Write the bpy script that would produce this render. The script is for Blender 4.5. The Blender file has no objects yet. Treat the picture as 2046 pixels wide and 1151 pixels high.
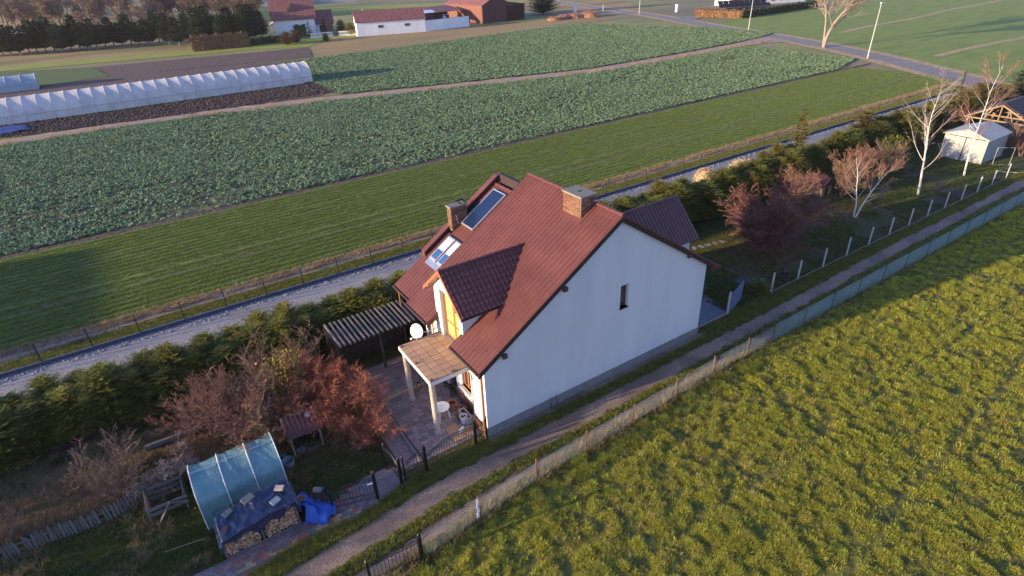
import bpy, math, random
import numpy as np
from mathutils import Vector, Matrix
R = math.radians
PI = math.pi
S = bpy.context.scene
COL = S.collection

# ------------------------------------------------------------------ camera, sky, sun, exposure
F_PX, TILT, ROLL, YAW = 1171.21, 0.5195, -0.0424, 0.5638
CAM = Vector((-9.7535, -18.0260, 19.7221))
fw = Vector((math.cos(TILT)*math.sin(YAW), math.cos(TILT)*math.cos(YAW), -math.sin(TILT)))
r0 = Vector((math.cos(YAW), -math.sin(YAW), 0)); u0 = r0.cross(fw)
rt = r0*math.cos(ROLL)+u0*math.sin(ROLL); up = -r0*math.sin(ROLL)+u0*math.cos(ROLL)
cd = bpy.data.cameras.new('camera'); cam = bpy.data.objects.new('camera', cd); COL.objects.link(cam)
cd.sensor_width = 36; cd.lens = F_PX/2046*36; cd.clip_start = .5; cd.clip_end = 6000
cam.matrix_world = Matrix(((rt.x, up.x, -fw.x, CAM.x), (rt.y, up.y, -fw.y, CAM.y), (rt.z, up.z, -fw.z, CAM.z), (0, 0, 0, 1)))
S.camera = cam

SUN_EL, SUN_DIR = R(10.0), Vector((-.984, .179, 0))          # towards the sun
w = bpy.data.worlds.new('World'); S.world = w; w.use_nodes = True
nt = w.node_tree; sky = nt.nodes.new('ShaderNodeTexSky'); sky.sky_type = 'NISHITA'; sky.sun_disc = False
sky.sun_elevation = SUN_EL; sky.sun_rotation = math.atan2(SUN_DIR.x, SUN_DIR.y); sky.altitude = 100
sky.dust_density = .6; sky.ozone_density = 1.6
bg = nt.nodes['Background']; wb = nt.nodes.new('ShaderNodeMix'); wb.data_type = 'RGBA'; wb.blend_type = 'MULTIPLY'; wb.inputs[0].default_value = 1; wb.inputs[7].default_value = (.93, .94, 1.42, 1)
nt.links.new(sky.outputs[0], wb.inputs[6]); nt.links.new(wb.outputs[2], bg.inputs[0]); bg.inputs[1].default_value = .14
sl = bpy.data.lights.new('sun', 'SUN'); sl.energy = 5.0; sl.angle = R(.53); sl.color = (1, .78, .48)
so = bpy.data.objects.new('sun', sl); COL.objects.link(so)
sd = Vector((SUN_DIR.x*math.cos(SUN_EL), SUN_DIR.y*math.cos(SUN_EL), math.sin(SUN_EL)))
so.rotation_euler = sd.to_track_quat('Z', 'Y').to_euler(); so.location = (-60, 10, 40)
S.view_settings.view_transform = 'Standard'; S.view_settings.look = 'None'
S.view_settings.exposure = 1.25; S.view_settings.gamma = 1; S.view_settings.use_curve_mapping = False
S.render.engine = 'CYCLES'

# ------------------------------------------------------------------ helpers
def G(u, v, z=0.0):
    """ground point seen at a photo pixel (2046 wide)"""
    d = fw + rt*((u-1023)/F_PX) + up*((575.5-v)/F_PX)
    t = (z-CAM.z)/d.z
    return CAM + d*t

def tag(o, label=None, cat=None, group=None, kind=None):
    if label: o['label'] = label
    if cat: o['category'] = cat
    if group: o['group'] = group
    if kind: o['kind'] = kind
    return o

def empty(name, loc, rz=0, label=None, cat=None, group=None):
    o = bpy.data.objects.new(name, None); COL.objects.link(o)
    o.location = loc; o.rotation_euler.z = rz; o.empty_display_size = .3
    return tag(o, label, cat, group)

class MB:
    def __init__(s): s.v = []; s.f = []
    def quad(s, a, b, c, d):
        n = len(s.v); s.v += [tuple(a), tuple(b), tuple(c), tuple(d)]; s.f.append((n, n+1, n+2, n+3)); return s
    def tri(s, a, b, c):
        n = len(s.v); s.v += [tuple(a), tuple(b), tuple(c)]; s.f.append((n, n+1, n+2)); return s
    def poly(s, pts):
        n = len(s.v); s.v += [tuple(p) for p in pts]; s.f.append(tuple(range(n, n+len(pts)))); return s
    def box(s, x0, x1, y0, y1, z0, z1, rz=0, c=None):
        n = len(s.v)
        P = [(x, y, z) for z in (z0, z1) for (x, y) in ((x0, y0), (x1, y0), (x1, y1), (x0, y1))]
        if rz:
            cx, cy = c or ((x0+x1)/2, (y0+y1)/2); ca, sa = math.cos(rz), math.sin(rz)
            P = [(cx+(x-cx)*ca-(y-cy)*sa, cy+(x-cx)*sa+(y-cy)*ca, z) for x, y, z in P]
        s.v += P
        s.f += [(n, n+3, n+2, n+1), (n+4, n+5, n+6, n+7), (n, n+1, n+5, n+4), (n+1, n+2, n+6, n+5), (n+2, n+3, n+7, n+6), (n+3, n, n+4, n+7)]
        return s
    def prism(s, pts, d):
        """closed polygon pts (3D) extruded by vector d"""
        n = len(s.v); k = len(pts); d = Vector(d)
        s.v += [tuple(p) for p in pts] + [tuple(Vector(p)+d) for p in pts]
        s.f.append(tuple(range(n+k-1, n-1, -1))); s.f.append(tuple(range(n+k, n+2*k)))
        for i in range(k):
            j = (i+1) % k; s.f.append((n+i, n+j, n+k+j, n+k+i))
        return s
    def tube(s, pts, rad, sides=4, cap=False):
        n = len(s.v); k = len(pts); P = [Vector(p) for p in pts]
        if not hasattr(rad, '__len__'): rad = [rad]*k
        for i, p in enumerate(P):
            t = (P[min(i+1, k-1)]-P[max(i-1, 0)])
            if t.length < 1e-9: t = Vector((0, 0, 1))
            t.normalize()
            a = t.cross(Vector((0, 0, 1)) if abs(t.z) < .9 else Vector((1, 0, 0))).normalized(); b = t.cross(a)
            for q in range(sides):
                an = 2*PI*q/sides; s.v.append(tuple(p+(a*math.cos(an)+b*math.sin(an))*rad[i]))
        for i in range(k-1):
            for q in range(sides):
                q2 = (q+1) % sides
                s.f.append((n+i*sides+q, n+i*sides+q2, n+(i+1)*sides+q2, n+(i+1)*sides+q))
        if cap:
            s.f.append(tuple(n+q for q in range(sides-1, -1, -1))); s.f.append(tuple(n+(k-1)*sides+q for q in range(sides)))
        return s
    def bar(s, a, b, wd, h=None):
        return s.tube([a, b], (wd/2)*1.2, 4, True)
    def lathe(s, prof, c=(0, 0, 0), sides=12):
        n = len(s.v)
        for r_, z in prof:
            for q in range(sides):
                an = 2*PI*q/sides; s.v.append((c[0]+r_*math.cos(an), c[1]+r_*math.sin(an), c[2]+z))
        for i in range(len(prof)-1):
            for q in range(sides):
                q2 = (q+1) % sides
                s.f.append((n+i*sides+q, n+i*sides+q2, n+(i+1)*sides+q2, n+(i+1)*sides+q))
        s.f.append(tuple(n+q for q in range(sides-1, -1, -1))); s.f.append(tuple(n+(len(prof)-1)*sides+q for q in range(sides)))
        return s
    def mesh(s, name, mat, off=(0, 0, 0), smooth=False):
        me = bpy.data.meshes.new(name)
        v = np.array(s.v, dtype=np.float64).reshape(-1, 3)-np.array(off)
        me.from_pydata(v.tolist(), [], s.f); me.update()
        if mat: me.materials.append(mat)
        if smooth: me.polygons.foreach_set('use_smooth', [True]*len(me.polygons))
        return me
    def build(s, name, mat, parent=None, smooth=False, kind=None, label=None):
        """vertices are given in world space; the parent's place is taken off"""
        off = Vector((0, 0, 0)); p = parent
        while p is not None: off += p.location; p = p.parent
        o = bpy.data.objects.new(name, s.mesh(name, mat, off, smooth)); COL.objects.link(o)
        if parent: o.parent = parent
        return tag(o, label=label, kind=kind)
    def local(s, name, mat, parent=None, smooth=False, kind=None):
        o = bpy.data.objects.new(name, s.mesh(name, mat, (0, 0, 0), smooth)); COL.objects.link(o)
        if parent: o.parent = parent
        return tag(o, kind=kind)

def inst(name, me, parent, loc=(0, 0, 0), rot=(0, 0, 0), sc=(1, 1, 1)):
    o = bpy.data.objects.new(name, me); COL.objects.link(o); o.parent = parent
    o.location = loc; o.rotation_euler = rot; o.scale = sc if hasattr(sc, '__len__') else (sc,)*3
    return o

def copy_tree(o, parent=None):
    c = o.copy(); COL.objects.link(c); c.parent = parent
    for ch in [x for x in bpy.data.objects if x.parent == o]: copy_tree(ch, c)
    return c

# ---- materials
def mat(name, cols, scale=4., rough=.85, detail=6., bump=0., bscale=None, metal=0., spec=.3, stretch=(1, 1, 1), pos=None, big=None, bigscale=.15, rand=None, trans=0., alpha=None, rot=0.):
    """noise-driven colour ramp; big = (colour, amount) large patches; rand = brightness spread per object/instance"""
    m = bpy.data.materials.new(name); m.use_nodes = True; n = m.node_tree.nodes; l = m.node_tree.links
    b = n['Principled BSDF']; b.inputs['Roughness'].default_value = rough; b.inputs['Metallic'].default_value = metal
    b.inputs['Specular IOR Level'].default_value = spec
    tc = n.new('ShaderNodeTexCoord'); mp = n.new('ShaderNodeMapping'); mp.inputs['Scale'].default_value = stretch
    mp.inputs['Rotation'].default_value = (0, 0, rot)
    l.new(tc.outputs['Object'], mp.inputs[0])
    no = n.new('ShaderNodeTexNoise'); no.inputs['Scale'].default_value = scale; no.inputs['Detail'].default_value = detail
    no.inputs['Roughness'].default_value = .65
    l.new(mp.outputs[0], no.inputs[0])
    cr = n.new('ShaderNodeValToRGB'); e = cr.color_ramp.elements
    k = len(cols); lo, hi = .32, .68
    for i in range(k-2): e.new(.5)
    for i, c in enumerate(cols):
        e[i].position = (pos[i] if pos else (lo+(hi-lo)*i/max(1, k-1))); e[i].color = (*c, 1)
    l.new(no.outputs[0], cr.inputs[0]); out = cr.outputs[0]
    if big:
        nb = n.new('ShaderNodeTexNoise'); nb.inputs['Scale'].default_value = bigscale; nb.inputs['Detail'].default_value = 4
        l.new(mp.outputs[0], nb.inputs[0])
        rb = n.new('ShaderNodeValToRGB'); rb.color_ramp.elements[0].position = .45; rb.color_ramp.elements[1].position = .62
        rb.color_ramp.elements[0].color = (0, 0, 0, 1); rb.color_ramp.elements[1].color = (big[1],)*3+(1,)
        l.new(nb.outputs[0], rb.inputs[0])
        mx = n.new('ShaderNodeMix'); mx.data_type = 'RGBA'; l.new(rb.outputs[0], mx.inputs[0]); l.new(out, mx.inputs[6]); mx.inputs[7].default_value = (*big[0], 1)
        out = mx.outputs[2]
    if rand:
        oi = n.new('ShaderNodeObjectInfo'); mr = n.new('ShaderNodeMapRange'); mr.inputs[3].default_value = 1-rand; mr.inputs[4].default_value = 1+rand
        l.new(oi.outputs['Random'], mr.inputs[0])
        hs = n.new('ShaderNodeHueSaturation'); l.new(mr.outputs[0], hs.inputs['Value']); l.new(out, hs.inputs['Color'])
        m2 = n.new('ShaderNodeMapRange'); m2.inputs[3].default_value = .5-rand*.06; m2.inputs[4].default_value = .5+rand*.06
        ml = n.new('ShaderNodeMath'); ml.operation = 'FRACT'; mm = n.new('ShaderNodeMath'); mm.operation = 'MULTIPLY'; mm.inputs[1].default_value = 7.31
        l.new(oi.outputs['Random'], mm.inputs[0]); l.new(mm.outputs[0], ml.inputs[0]); l.new(ml.outputs[0], m2.inputs[0]); l.new(m2.outputs[0], hs.inputs['Hue'])
        out = hs.outputs[0]
    l.new(out, b.inputs['Base Color'])
    if bump:
        bn = n.new('ShaderNodeTexNoise'); bn.inputs['Scale'].default_value = bscale or scale*2; bn.inputs['Detail'].default_value = 5
        l.new(mp.outputs[0], bn.inputs[0])
        bp = n.new('ShaderNodeBump'); bp.inputs['Strength'].default_value = 1; bp.inputs['Distance'].default_value = bump
        l.new(bn.outputs[0], bp.inputs['Height']); l.new(bp.outputs[0], b.inputs['Normal'])
    if trans:
        tr = n.new('ShaderNodeBsdfTranslucent'); l.new(out, tr.inputs[0]); ms = n.new('ShaderNodeMixShader'); ms.inputs[0].default_value = trans
        l.new(b.outputs[0], ms.inputs[1]); l.new(tr.outputs[0], ms.inputs[2]); l.new(ms.outputs[0], n['Material Output'].inputs[0])
    if alpha is not None: b.inputs['Alpha'].default_value = alpha
    return m

def plain(name, c, rough=.6, metal=0., var=.15, scale=3., **k):
    lo = tuple(x*(1-var) for x in c); hi = tuple(min(1, x*(1+var)) for x in c)
    return mat(name, [lo, c, hi], scale=scale, rough=rough, metal=metal, **k)

M = {}
M['roof'] = mat('brown_red_metal_roof', [(.092, .031, .026), (.112, .038, .032), (.132, .047, .040)], .7, .5, bump=.004, bscale=30, spec=.35)
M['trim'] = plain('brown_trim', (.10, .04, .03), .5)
M['darktrim'] = plain('very_dark_brown', (.035, .02, .022), .7)
M['terratrim'] = plain('terracotta_trim', (.33, .11, .06), .5)
M['white'] = mat('white_render', [(.53, .53, .53), (.56, .56, .555), (.58, .58, .575)], .8, .9, bump=.004, bscale=60, stretch=(1.2, 1.2, .2), big=((.50, .50, .495), .6), bigscale=.5)
M['plinth'] = mat('grey_plinth', [(.15, .14, .13), (.22, .21, .20)], 3, .9, bump=.006, bscale=50)
M['brick'] = mat('red_brick', [(.13, .065, .045), (.20, .105, .065), (.28, .17, .11)], 3, .9, rand=.35)
M['mortar'] = plain('mortar', (.15, .11, .085), .95, scale=20)
M['cap'] = mat('mossy_concrete', [(.12, .12, .10), (.20, .19, .17), (.13, .15, .07)], 5, .95, bump=.01)
M['wood_orange'] = plain('orange_stained_wood', (.42, .12, .03), .45, scale=8)
M['wood_grey'] = mat('weathered_wood', [(.075, .068, .066), (.12, .11, .10), (.17, .155, .14)], 6, .9, stretch=(1, 1, 6), rand=.25)
M['wood_tan'] = mat('tan_wood', [(.24, .16, .10), (.34, .24, .15)], 6, .85)
M['wood_dark'] = mat('dark_wood', [(.035, .028, .025), (.07, .055, .045)], 6, .9, rand=.2)
M['column'] = mat('concrete_column', [(.34, .27, .22), (.45, .36, .30)], 4, .85, bump=.004)
M['tile'] = mat('terracotta_tile', [(.36, .22, .14), (.44, .28, .18)], 5, .7, rand=.12)
M['grout'] = plain('grout', (.12, .09, .07), .95)
M['paver'] = mat('grey_paver', [(.20, .155, .145), (.29, .235, .215)], 7, .9, rand=.28, bump=.004)
M['paver_red'] = mat('red_paver', [(.26, .09, .08), (.34, .13, .11)], 7, .9, rand=.25)
M['paver_yellow'] = mat('yellow_paver', [(.34, .22, .11), (.42, .28, .14)], 7, .9, rand=.25)
M['paver_grey'] = mat('slate_paver', [(.15, .12, .12), (.21, .18, .17)], 7, .9, rand=.25)
M['iron'] = plain('black_wrought_iron', (.018, .017, .018), .45, metal=.3)
M['steel'] = plain('galvanised_steel', (.45, .46, .48), .4, metal=.8)
M['wire'] = plain('fence_wire', (.22, .24, .23), .6, metal=.3)
M['wire_green'] = plain('green_coated_wire', (.13, .22, .19), .6)
M['greenpost'] = plain('dark_fence_post', (.03, .035, .035), .5)
M['rust'] = mat('rusty_iron', [(.14, .06, .03), (.24, .10, .05)], 12, .9)
M['concrete'] = mat('light_concrete', [(.32, .31, .295), (.42, .41, .39)], 6, .9, bump=.003)
M['kerb'] = mat('blue_grey_kerb', [(.07, .085, .12), (.10, .12, .165)], 3, .8)
M['poly'] = mat('white_polythene', [(.62, .58, .53), (.72, .68, .63), (.66, .62, .57)], .8, .6, trans=.25, spec=.15, big=((.52, .49, .44), .6), bigscale=.5)
M['solar'] = mat('dark_blue_collector_glass', [(.008, .018, .055), (.012, .026, .07)], .6, .12, spec=.4)
M['solar2'] = plain('dark_solar_cells', (.012, .013, .022), .6, spec=.1)
M['alu'] = plain('bare_aluminium', (.62, .62, .62), .35, metal=.7)
M['blackplastic'] = plain('black_plastic', (.02, .02, .02), .5)
M['blueplastic'] = plain('grey_blue_plastic', (.25, .28, .34), .5)
M['whiteplastic'] = plain('white_plastic', (.72, .72, .72), .45)
M['terracotta'] = plain('terracotta_pot', (.42, .15, .07), .8)
M['soil_pot'] = plain('pot_soil', (.06, .035, .02), .95)
M['bark'] = mat('brown_bark', [(.10, .065, .045), (.17, .115, .085)], 10, .9)
M['barkgrey'] = mat('grey_bark', [(.14, .11, .09), (.25, .20, .16)], 10, .9)
M['barkpale'] = mat('pale_poplar_bark', [(.20, .16, .12), (.33, .27, .21)], 6, .9)
M['birch'] = mat('birch_bark', [(.16, .14, .12), (.52, .49, .45), (.60, .57, .53)], 5, .8, pos=[.36, .44, .8], stretch=(1, 1, 4))
M['twig_red'] = mat('red_twigs', [(.22, .07, .035), (.42, .145, .075)], 3, .8)
M['twig_brown'] = mat('brown_twigs', [(.13, .08, .055), (.24, .155, .11)], 3, .8)
M['twig_purple'] = mat('purplish_twigs', [(.14, .07, .05), (.25, .13, .095)], 3, .8)
M['twig_wine'] = mat('wine_twigs', [(.105, .045, .036), (.17, .075, .058)], 3, .8)
M['twig_grey'] = mat('grey_twigs', [(.20, .15, .12), (.32, .25, .21)], 3, .8)
M['twig_far'] = mat('far_bare_twigs', [(.14, .10, .08), (.22, .155, .12)], 1, .9)
M['leaf_yellow'] = mat('yellow_leaves', [(.35, .27, .03), (.45, .36, .06)], 3, .7, trans=.3)
M['spruce'] = mat('spruce_needles', [(.07, .09, .018), (.17, .17, .026), (.33, .28, .045)], 1.1, .75, rand=.25, trans=.35)
M['thuja'] = mat('golden_conifer', [(.09, .085, .015), (.19, .14, .03)], 1.5, .8, trans=.12)
M['darkconifer'] = mat('dark_conifer', [(.022, .040, .016), (.05, .075, .026)], .8, .85, rand=.2)
M['hedge_brown'] = mat('brown_hornbeam_leaves', [(.12, .06, .03), (.21, .115, .055)], 1.5, .85, trans=.1)
M['hedge_dark'] = mat('dark_hedge_leaves', [(.02, .035, .012), (.05, .06, .02)], 1.5, .85)
M['straw'] = mat('dry_straw', [(.38, .27, .15), (.52, .38, .22)], 8, .95, trans=.15)
M['tarp'] = mat('dark_blue_tarpaulin', [(.012, .017, .045), (.022, .033, .075)], 2, .3, spec=.7, bump=.09, bscale=3.2)
M['tarp2'] = mat('bright_blue_tarpaulin', [(.01, .06, .28), (.02, .10, .42)], 3, .4, spec=.4)
M['film'] = mat('turquoise_greenhouse_film', [(.15, .29, .31), (.21, .37, .38), (.30, .45, .43)], .9, .3, spec=.6, trans=.35, bump=.10, bscale=2.2, stretch=(1, .6, .6))
M['log_end'] = mat('cut_log_ends', [(.30, .17, .09), (.42, .26, .15), (.22, .12, .07)], 5, .9, rand=.45)
M['gravelpiece'] = plain('pale_stones', (.34, .31, .29), .95)

def glass(name, c, rough=.08):
    return plain(name, c, rough, var=.25, scale=1.2, spec=.8)
M['yellowglass'] = glass('yellow_curtained_glass', (.50, .46, .14), .15)
M['darkglass'] = glass('dark_window_glass', (.03, .035, .04))
M['skyglass'] = glass('blue_window_glass', (.03, .08, .20))
M['blind'] = plain('white_blind_behind_glass', (.78, .78, .78), .3, spec=.6)

# ---- ground materials
M['base'] = mat('far_grassland', [(.14, .16, .045), (.20, .20, .06), (.25, .20, .10)], .08, .95, detail=10, big=((.14, .11, .075), .8), bigscale=.012)
M['meadow'] = mat('meadow_ground', [(.045, .045, .014), (.085, .085, .018), (.14, .13, .024), (.18, .155, .03)], 2.2, .95, bump=.12, bscale=1.6, detail=8)
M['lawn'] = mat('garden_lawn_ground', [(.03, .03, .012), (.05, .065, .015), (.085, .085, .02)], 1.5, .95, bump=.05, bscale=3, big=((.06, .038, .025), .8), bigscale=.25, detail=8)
M['vergem'] = mat('verge_ground', [(.05, .04, .02), (.085, .09, .02), (.15, .13, .035)], 3, .95, bump=.05, bscale=5, detail=8)
M['rut'] = mat('compacted_gravel_track', [(.16, .105, .065), (.25, .172, .12), (.39, .29, .22)], 14, .95, bump=.02, bscale=14, big=((.12, .08, .065), .7), bigscale=.35, detail=8)
M['gravel'] = mat('crushed_stone_drive', [(.12, .11, .11), (.25, .235, .225), (.36, .34, .33)], 11, .95, bump=.012, bscale=14, big=((.20, .18, .18), .7), bigscale=.3, stretch=(.6, 1, 1), detail=9)
M['soil'] = mat('ploughed_soil', [(.05, .03, .026), (.095, .06, .05), (.15, .10, .085)], 2.5, .95, bump=.15, bscale=2, detail=8)
M['stubble'] = mat('weedy_stubble', [(.20, .11, .055), (.30, .20, .085), (.22, .19, .06)], 1.2, .95, stretch=(.35, 1, 1), bump=.08, bscale=2, big=((.10, .11, .03), .7), bigscale=.05, detail=8)
M['asphalt'] = mat('asphalt', [(.16, .145, .135), (.215, .195, .18)], .6, .9, detail=8)
M['dirttrack'] = mat('dirt_track', [(.20, .13, .10), (.30, .21, .165), (.38, .28, .22)], 1.5, .95, stretch=(.3, 1, 1), detail=8, bump=.05, bscale=1.5)
M['dry'] = mat('dry_verge', [(.20, .18, .06), (.34, .24, .12), (.42, .31, .19)], 1.2, .95, stretch=(.4, 1, 1), detail=8, bump=.05, bscale=2)
M['grassband'] = mat('green_grass_band', [(.16, .20, .03), (.26, .27, .04)], .5, .95, stretch=(.3, 1, 1), detail=8)
M['lawnfar'] = mat('short_green_grass', [(.05, .085, .02), (.08, .12, .028)], .8, .95, detail=8)
M['yard'] = mat('blue_grey_paving', [(.12, .12, .13), (.18, .18, .19)], 5, .9, bump=.01)
M['rape_ground'] = mat('rape_field_ground', [(.19, .125, .085), (.17, .15, .075), (.15, .17, .08)], 1.6, .95, detail=8, bump=.1, bscale=2, big=((.13, .11, .045), .6), bigscale=.08, stretch=(.5, 1, 1))

def wheat_material():
    m = mat('young_wheat_field', [(.085, .10, .03), (.13, .155, .036), (.165, .19, .042)], 3, .95, detail=8, stretch=(.35, 1, 1), bump=.06, bscale=6)
    n = m.node_tree.nodes; l = m.node_tree.links; b = n['Principled BSDF']
    src = b.inputs['Base Color'].links[0].from_socket
    tc = n.new('ShaderNodeTexCoord'); sx = n.new('ShaderNodeSeparateXYZ'); l.new(tc.outputs['Object'], sx.inputs[0])
    wn = n.new('ShaderNodeTexNoise'); wn.inputs['Scale'].default_value = .05; l.new(tc.outputs['Object'], wn.inputs[0])
    def band(period, width, c, amt):
        nonlocal src
        a = n.new('ShaderNodeMath'); a.operation = 'MULTIPLY_ADD'; a.inputs[1].default_value = .5; l.new(wn.outputs[0], a.inputs[0]); l.new(sx.outputs['Y'], a.inputs[2])
        d = n.new('ShaderNodeMath'); d.operation = 'DIVIDE'; d.inputs[1].default_value = period; l.new(a.outputs[0], d.inputs[0])
        f = n.new('ShaderNodeMath'); f.operation = 'FRACT'; l.new(d.outputs[0], f.inputs[0])
        r_ = n.new('ShaderNodeValToRGB'); e = r_.color_ramp.elements; e[0].position = width; e[0].color = (amt, amt, amt, 1); e[1].position = width*1.6; e[1].color = (0, 0, 0, 1)
        l.new(f.outputs[0], r_.inputs[0])
        mu = n.new('ShaderNodeMath'); mu.operation = 'MULTIPLY'; nn = n.new('ShaderNodeTexNoise'); nn.inputs['Scale'].default_value = .35; nn.inputs['Detail'].default_value = 6
        l.new(tc.outputs['Object'], nn.inputs[0])
        rr = n.new('ShaderNodeMapRange'); rr.inputs[1].default_value = .3; rr.inputs[2].default_value = .6; l.new(nn.outputs[0], rr.inputs[0])
        l.new(r_.outputs[0], mu.inputs[0]); l.new(rr.outputs[0], mu.inputs[1])
        mx = n.new('ShaderNodeMix'); mx.data_type = 'RGBA'; l.new(mu.outputs[0], mx.inputs[0]); l.new(src, mx.inputs[6]); mx.inputs[7].default_value = (*c, 1)
        src = mx.outputs[2]
    band(.75, .22, (.085, .06, .04), .5)
    band(5.6, .05, (.11, .075, .06), 1.)
    l.new(src, b.inputs['Base Color'])
    return m
M['wheat'] = wheat_material()
M['wheat_far'] = mat('far_green_field', [(.11, .16, .028), (.15, .20, .034), (.19, .23, .045)], .5, .95, detail=10, stretch=(.2, 1, 1))

def sheet(name, pts, m, z, cut=0):
    """flat ground sheet; with cut it is gridded along x and y edges stay as given"""
    b = MB(); b.poly([(p[0], p[1], z) for p in pts]); o = b.build(name, m); return tag(o, kind='structure')

def strip(name, xs, lo, hi, m, z, ny=6, rough=.0, amp=0., seed=0, edge=.08):
    """band along x between functions lo(x), hi(x), with ragged edges and small relief"""
    rg = np.random.RandomState(seed); b = MB(); V = []; n = len(xs)
    e0 = rg.randn(n)*edge; e1 = rg.randn(n)*edge
    for i, x in enumerate(xs):
        a = lo(x)+e0[i]; c = hi(x)+e1[i]
        for j in range(ny+1):
            t = j/ny; zz = z+(amp*rg.rand() if 0 < j < ny else 0)
            V.append((x, a+(c-a)*t, zz))
    b.v = V
    b.f = [(i*(ny+1)+j, (i+1)*(ny+1)+j, (i+1)*(ny+1)+j+1, i*(ny+1)+j+1) for i in range(n-1) for j in range(ny)]
    o = b.build(name, m, smooth=True); return tag(o, kind='structure')

# ---- scattering (geometry nodes) of plants nobody could count
def lib(objs, name):
    c = bpy.data.collections.new(name)
    for o in objs: c.objects.link(o)
    return c
def libmesh(mb, name, m):
    o = bpy.data.objects.new(name, mb.mesh(name, m)); return o
def scatter(name, P, rz, sc, coll, label=None, cat=None, tilt=None, parent=None):
    me = bpy.data.meshes.new(name); me.vertices.add(len(P)); me.vertices.foreach_set('co', np.asarray(P, dtype=np.float32).ravel())
    rot = np.zeros((len(P), 3), np.float32); rot[:, 2] = rz
    if tilt is not None: rot[:, 0] = tilt
    a = me.attributes.new('rot', 'FLOAT_VECTOR', 'POINT'); a.data.foreach_set('vector', rot.ravel())
    sc = np.asarray(sc, np.float32)
    if sc.ndim == 1: sc = np.repeat(sc[:, None], 3, 1)
    a = me.attributes.new('sc', 'FLOAT_VECTOR', 'POINT'); a.data.foreach_set('vector', sc.ravel())
    ix = np.random.RandomState(5).randint(0, 1000, len(P)).astype(np.int32)
    a = me.attributes.new('ix', 'INT', 'POINT'); a.data.foreach_set('value', ix)
    o = bpy.data.objects.new(name, me); COL.objects.link(o)
    g = bpy.data.node_groups.new(name, 'GeometryNodeTree')
    g.interface.new_socket('Geometry', in_out='INPUT', socket_type='NodeSocketGeometry')
    g.interface.new_socket('Geometry', in_out='OUTPUT', socket_type='NodeSocketGeometry')
    n = g.nodes; l = g.links
    i = n.new('NodeGroupInput'); out = n.new('NodeGroupOutput'); ip = n.new('GeometryNodeInstanceOnPoints')
    ci = n.new('GeometryNodeCollectionInfo'); ci.inputs[0].default_value = coll; ci.inputs[1].default_value = True; ci.inputs[2].default_value = True
    def at(nm, t):
        x = n.new('GeometryNodeInputNamedAttribute'); x.data_type = t; x.inputs[0].default_value = nm; return x.outputs[0]
    l.new(i.outputs[0], ip.inputs['Points']); l.new(ci.outputs[0], ip.inputs['Instance']); ip.inputs['Pick Instance'].default_value = True
    l.new(at('rot', 'FLOAT_VECTOR'), ip.inputs['Rotation']); l.new(at('sc', 'FLOAT_VECTOR'), ip.inputs['Scale']); l.new(at('ix', 'INT'), ip.inputs['Instance Index'])
    l.new(ip.outputs[0], out.inputs[0])
    md = o.modifiers.new('scatter', 'NODES'); md.node_group = g
    if parent: o.parent = parent
    return tag(o, label, cat, kind='stuff')

def in_poly(x, y, poly):
    c = np.zeros(len(x), bool); j = len(poly)-1
    for i in range(len(poly)):
        xi, yi = poly[i][:2]; xj, yj = poly[j][:2]
        m_ = ((yi > y) != (yj > y)) & (x < (xj-xi)*(y-yi)/((yj-yi) or 1e-9)+xi); c ^= m_; j = i
    return c
_cm = np.array(CAM); _f = np.array(fw); _r = np.array(rt); _u = np.array(up)
def seen(P, mx=60):
    """points that stand within the photographed area (with a margin)"""
    d = np.asarray(P)-_cm; z = d@_f; u = 1023+F_PX*(d@_r)/z; v = 575.5-F_PX*(d@_u)/z
    return (z > 0) & (u > -mx*3) & (u < 2046+mx*3) & (v > -mx) & (v < 1151+mx*3)
def hsh(x, y, s=1.0, seed=0):
    """smooth value noise in 0..1"""
    x = x*s+seed*17.3; y = y*s+seed*9.1; xi = np.floor(x); yi = np.floor(y); fx = x-xi; fy = y-yi
    fx = fx*fx*(3-2*fx); fy = fy*fy*(3-2*fy)
    def h(a, b): q = np.sin(a*127.1+b*311.7)*43758.5453; return q-np.floor(q)
    return (h(xi, yi)*(1-fx)+h(xi+1, yi)*fx)*(1-fy)+(h(xi, yi+1)*(1-fx)+h(xi+1, yi+1)*fx)*fy

# ------------------------------------------------------------------ ground and fields
BX = 600
sheet('ground', [(-950, -950), (1650, -950), (1650, 1950), (-950, 1950)], M['base'], -.03)
def dy(x): return -.10*max(0, -3-x)
fence_y = lambda x: float(np.interp(x, [-10, -5, 0, 3, 8, 12, 15, 60, 90], [-4.55, -3.95, -3.4, -3.3, -3.15, -2.95, -2.95, -2.75, -2.7]))
xs_n = list(np.arange(-24, 30, .35))+list(np.arange(30, 92, 1.0))

def tuss(x, y): return -.02+.06*hsh(x, y, .6, 1)+.10*hsh(x, y, 2.6, 2)**2+.04*hsh(x, y, 5.3, 3)
def meadow():
    b = MB(); xs = np.concatenate([np.arange(-14, 30, .16), np.arange(30, 60, .4), np.arange(60, 130, 1.5)]); ys = np.concatenate([np.linspace(0, -20, 126), np.linspace(-20.5, -60, 30)])
    XX, YY = np.meshgrid(xs, ys, indexing='ij'); fy = np.array([fence_y(x)-.25 for x in xs])[:, None]
    Y2 = fy+YY*np.ones_like(XX)
    Z = tuss(XX, Y2)
    Z[:, 0] = -.05
    # worn wheel lines
    for c in (-8.8,):
        Z -= .0*np.exp(-((Y2-(c+.30*(XX-20)*.0))/.28)**2)
    b.v = np.stack([XX, Y2, Z], -1).reshape(-1, 3).tolist(); n = len(ys)
    b.f = [(i*n+j+1, (i+1)*n+j+1, (i+1)*n+j, i*n+j) for i in range(len(xs)-1) for j in range(n-1)]
    o = b.build('meadow', M['meadow'], smooth=True); tag(o, kind='structure')
meadow()
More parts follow.
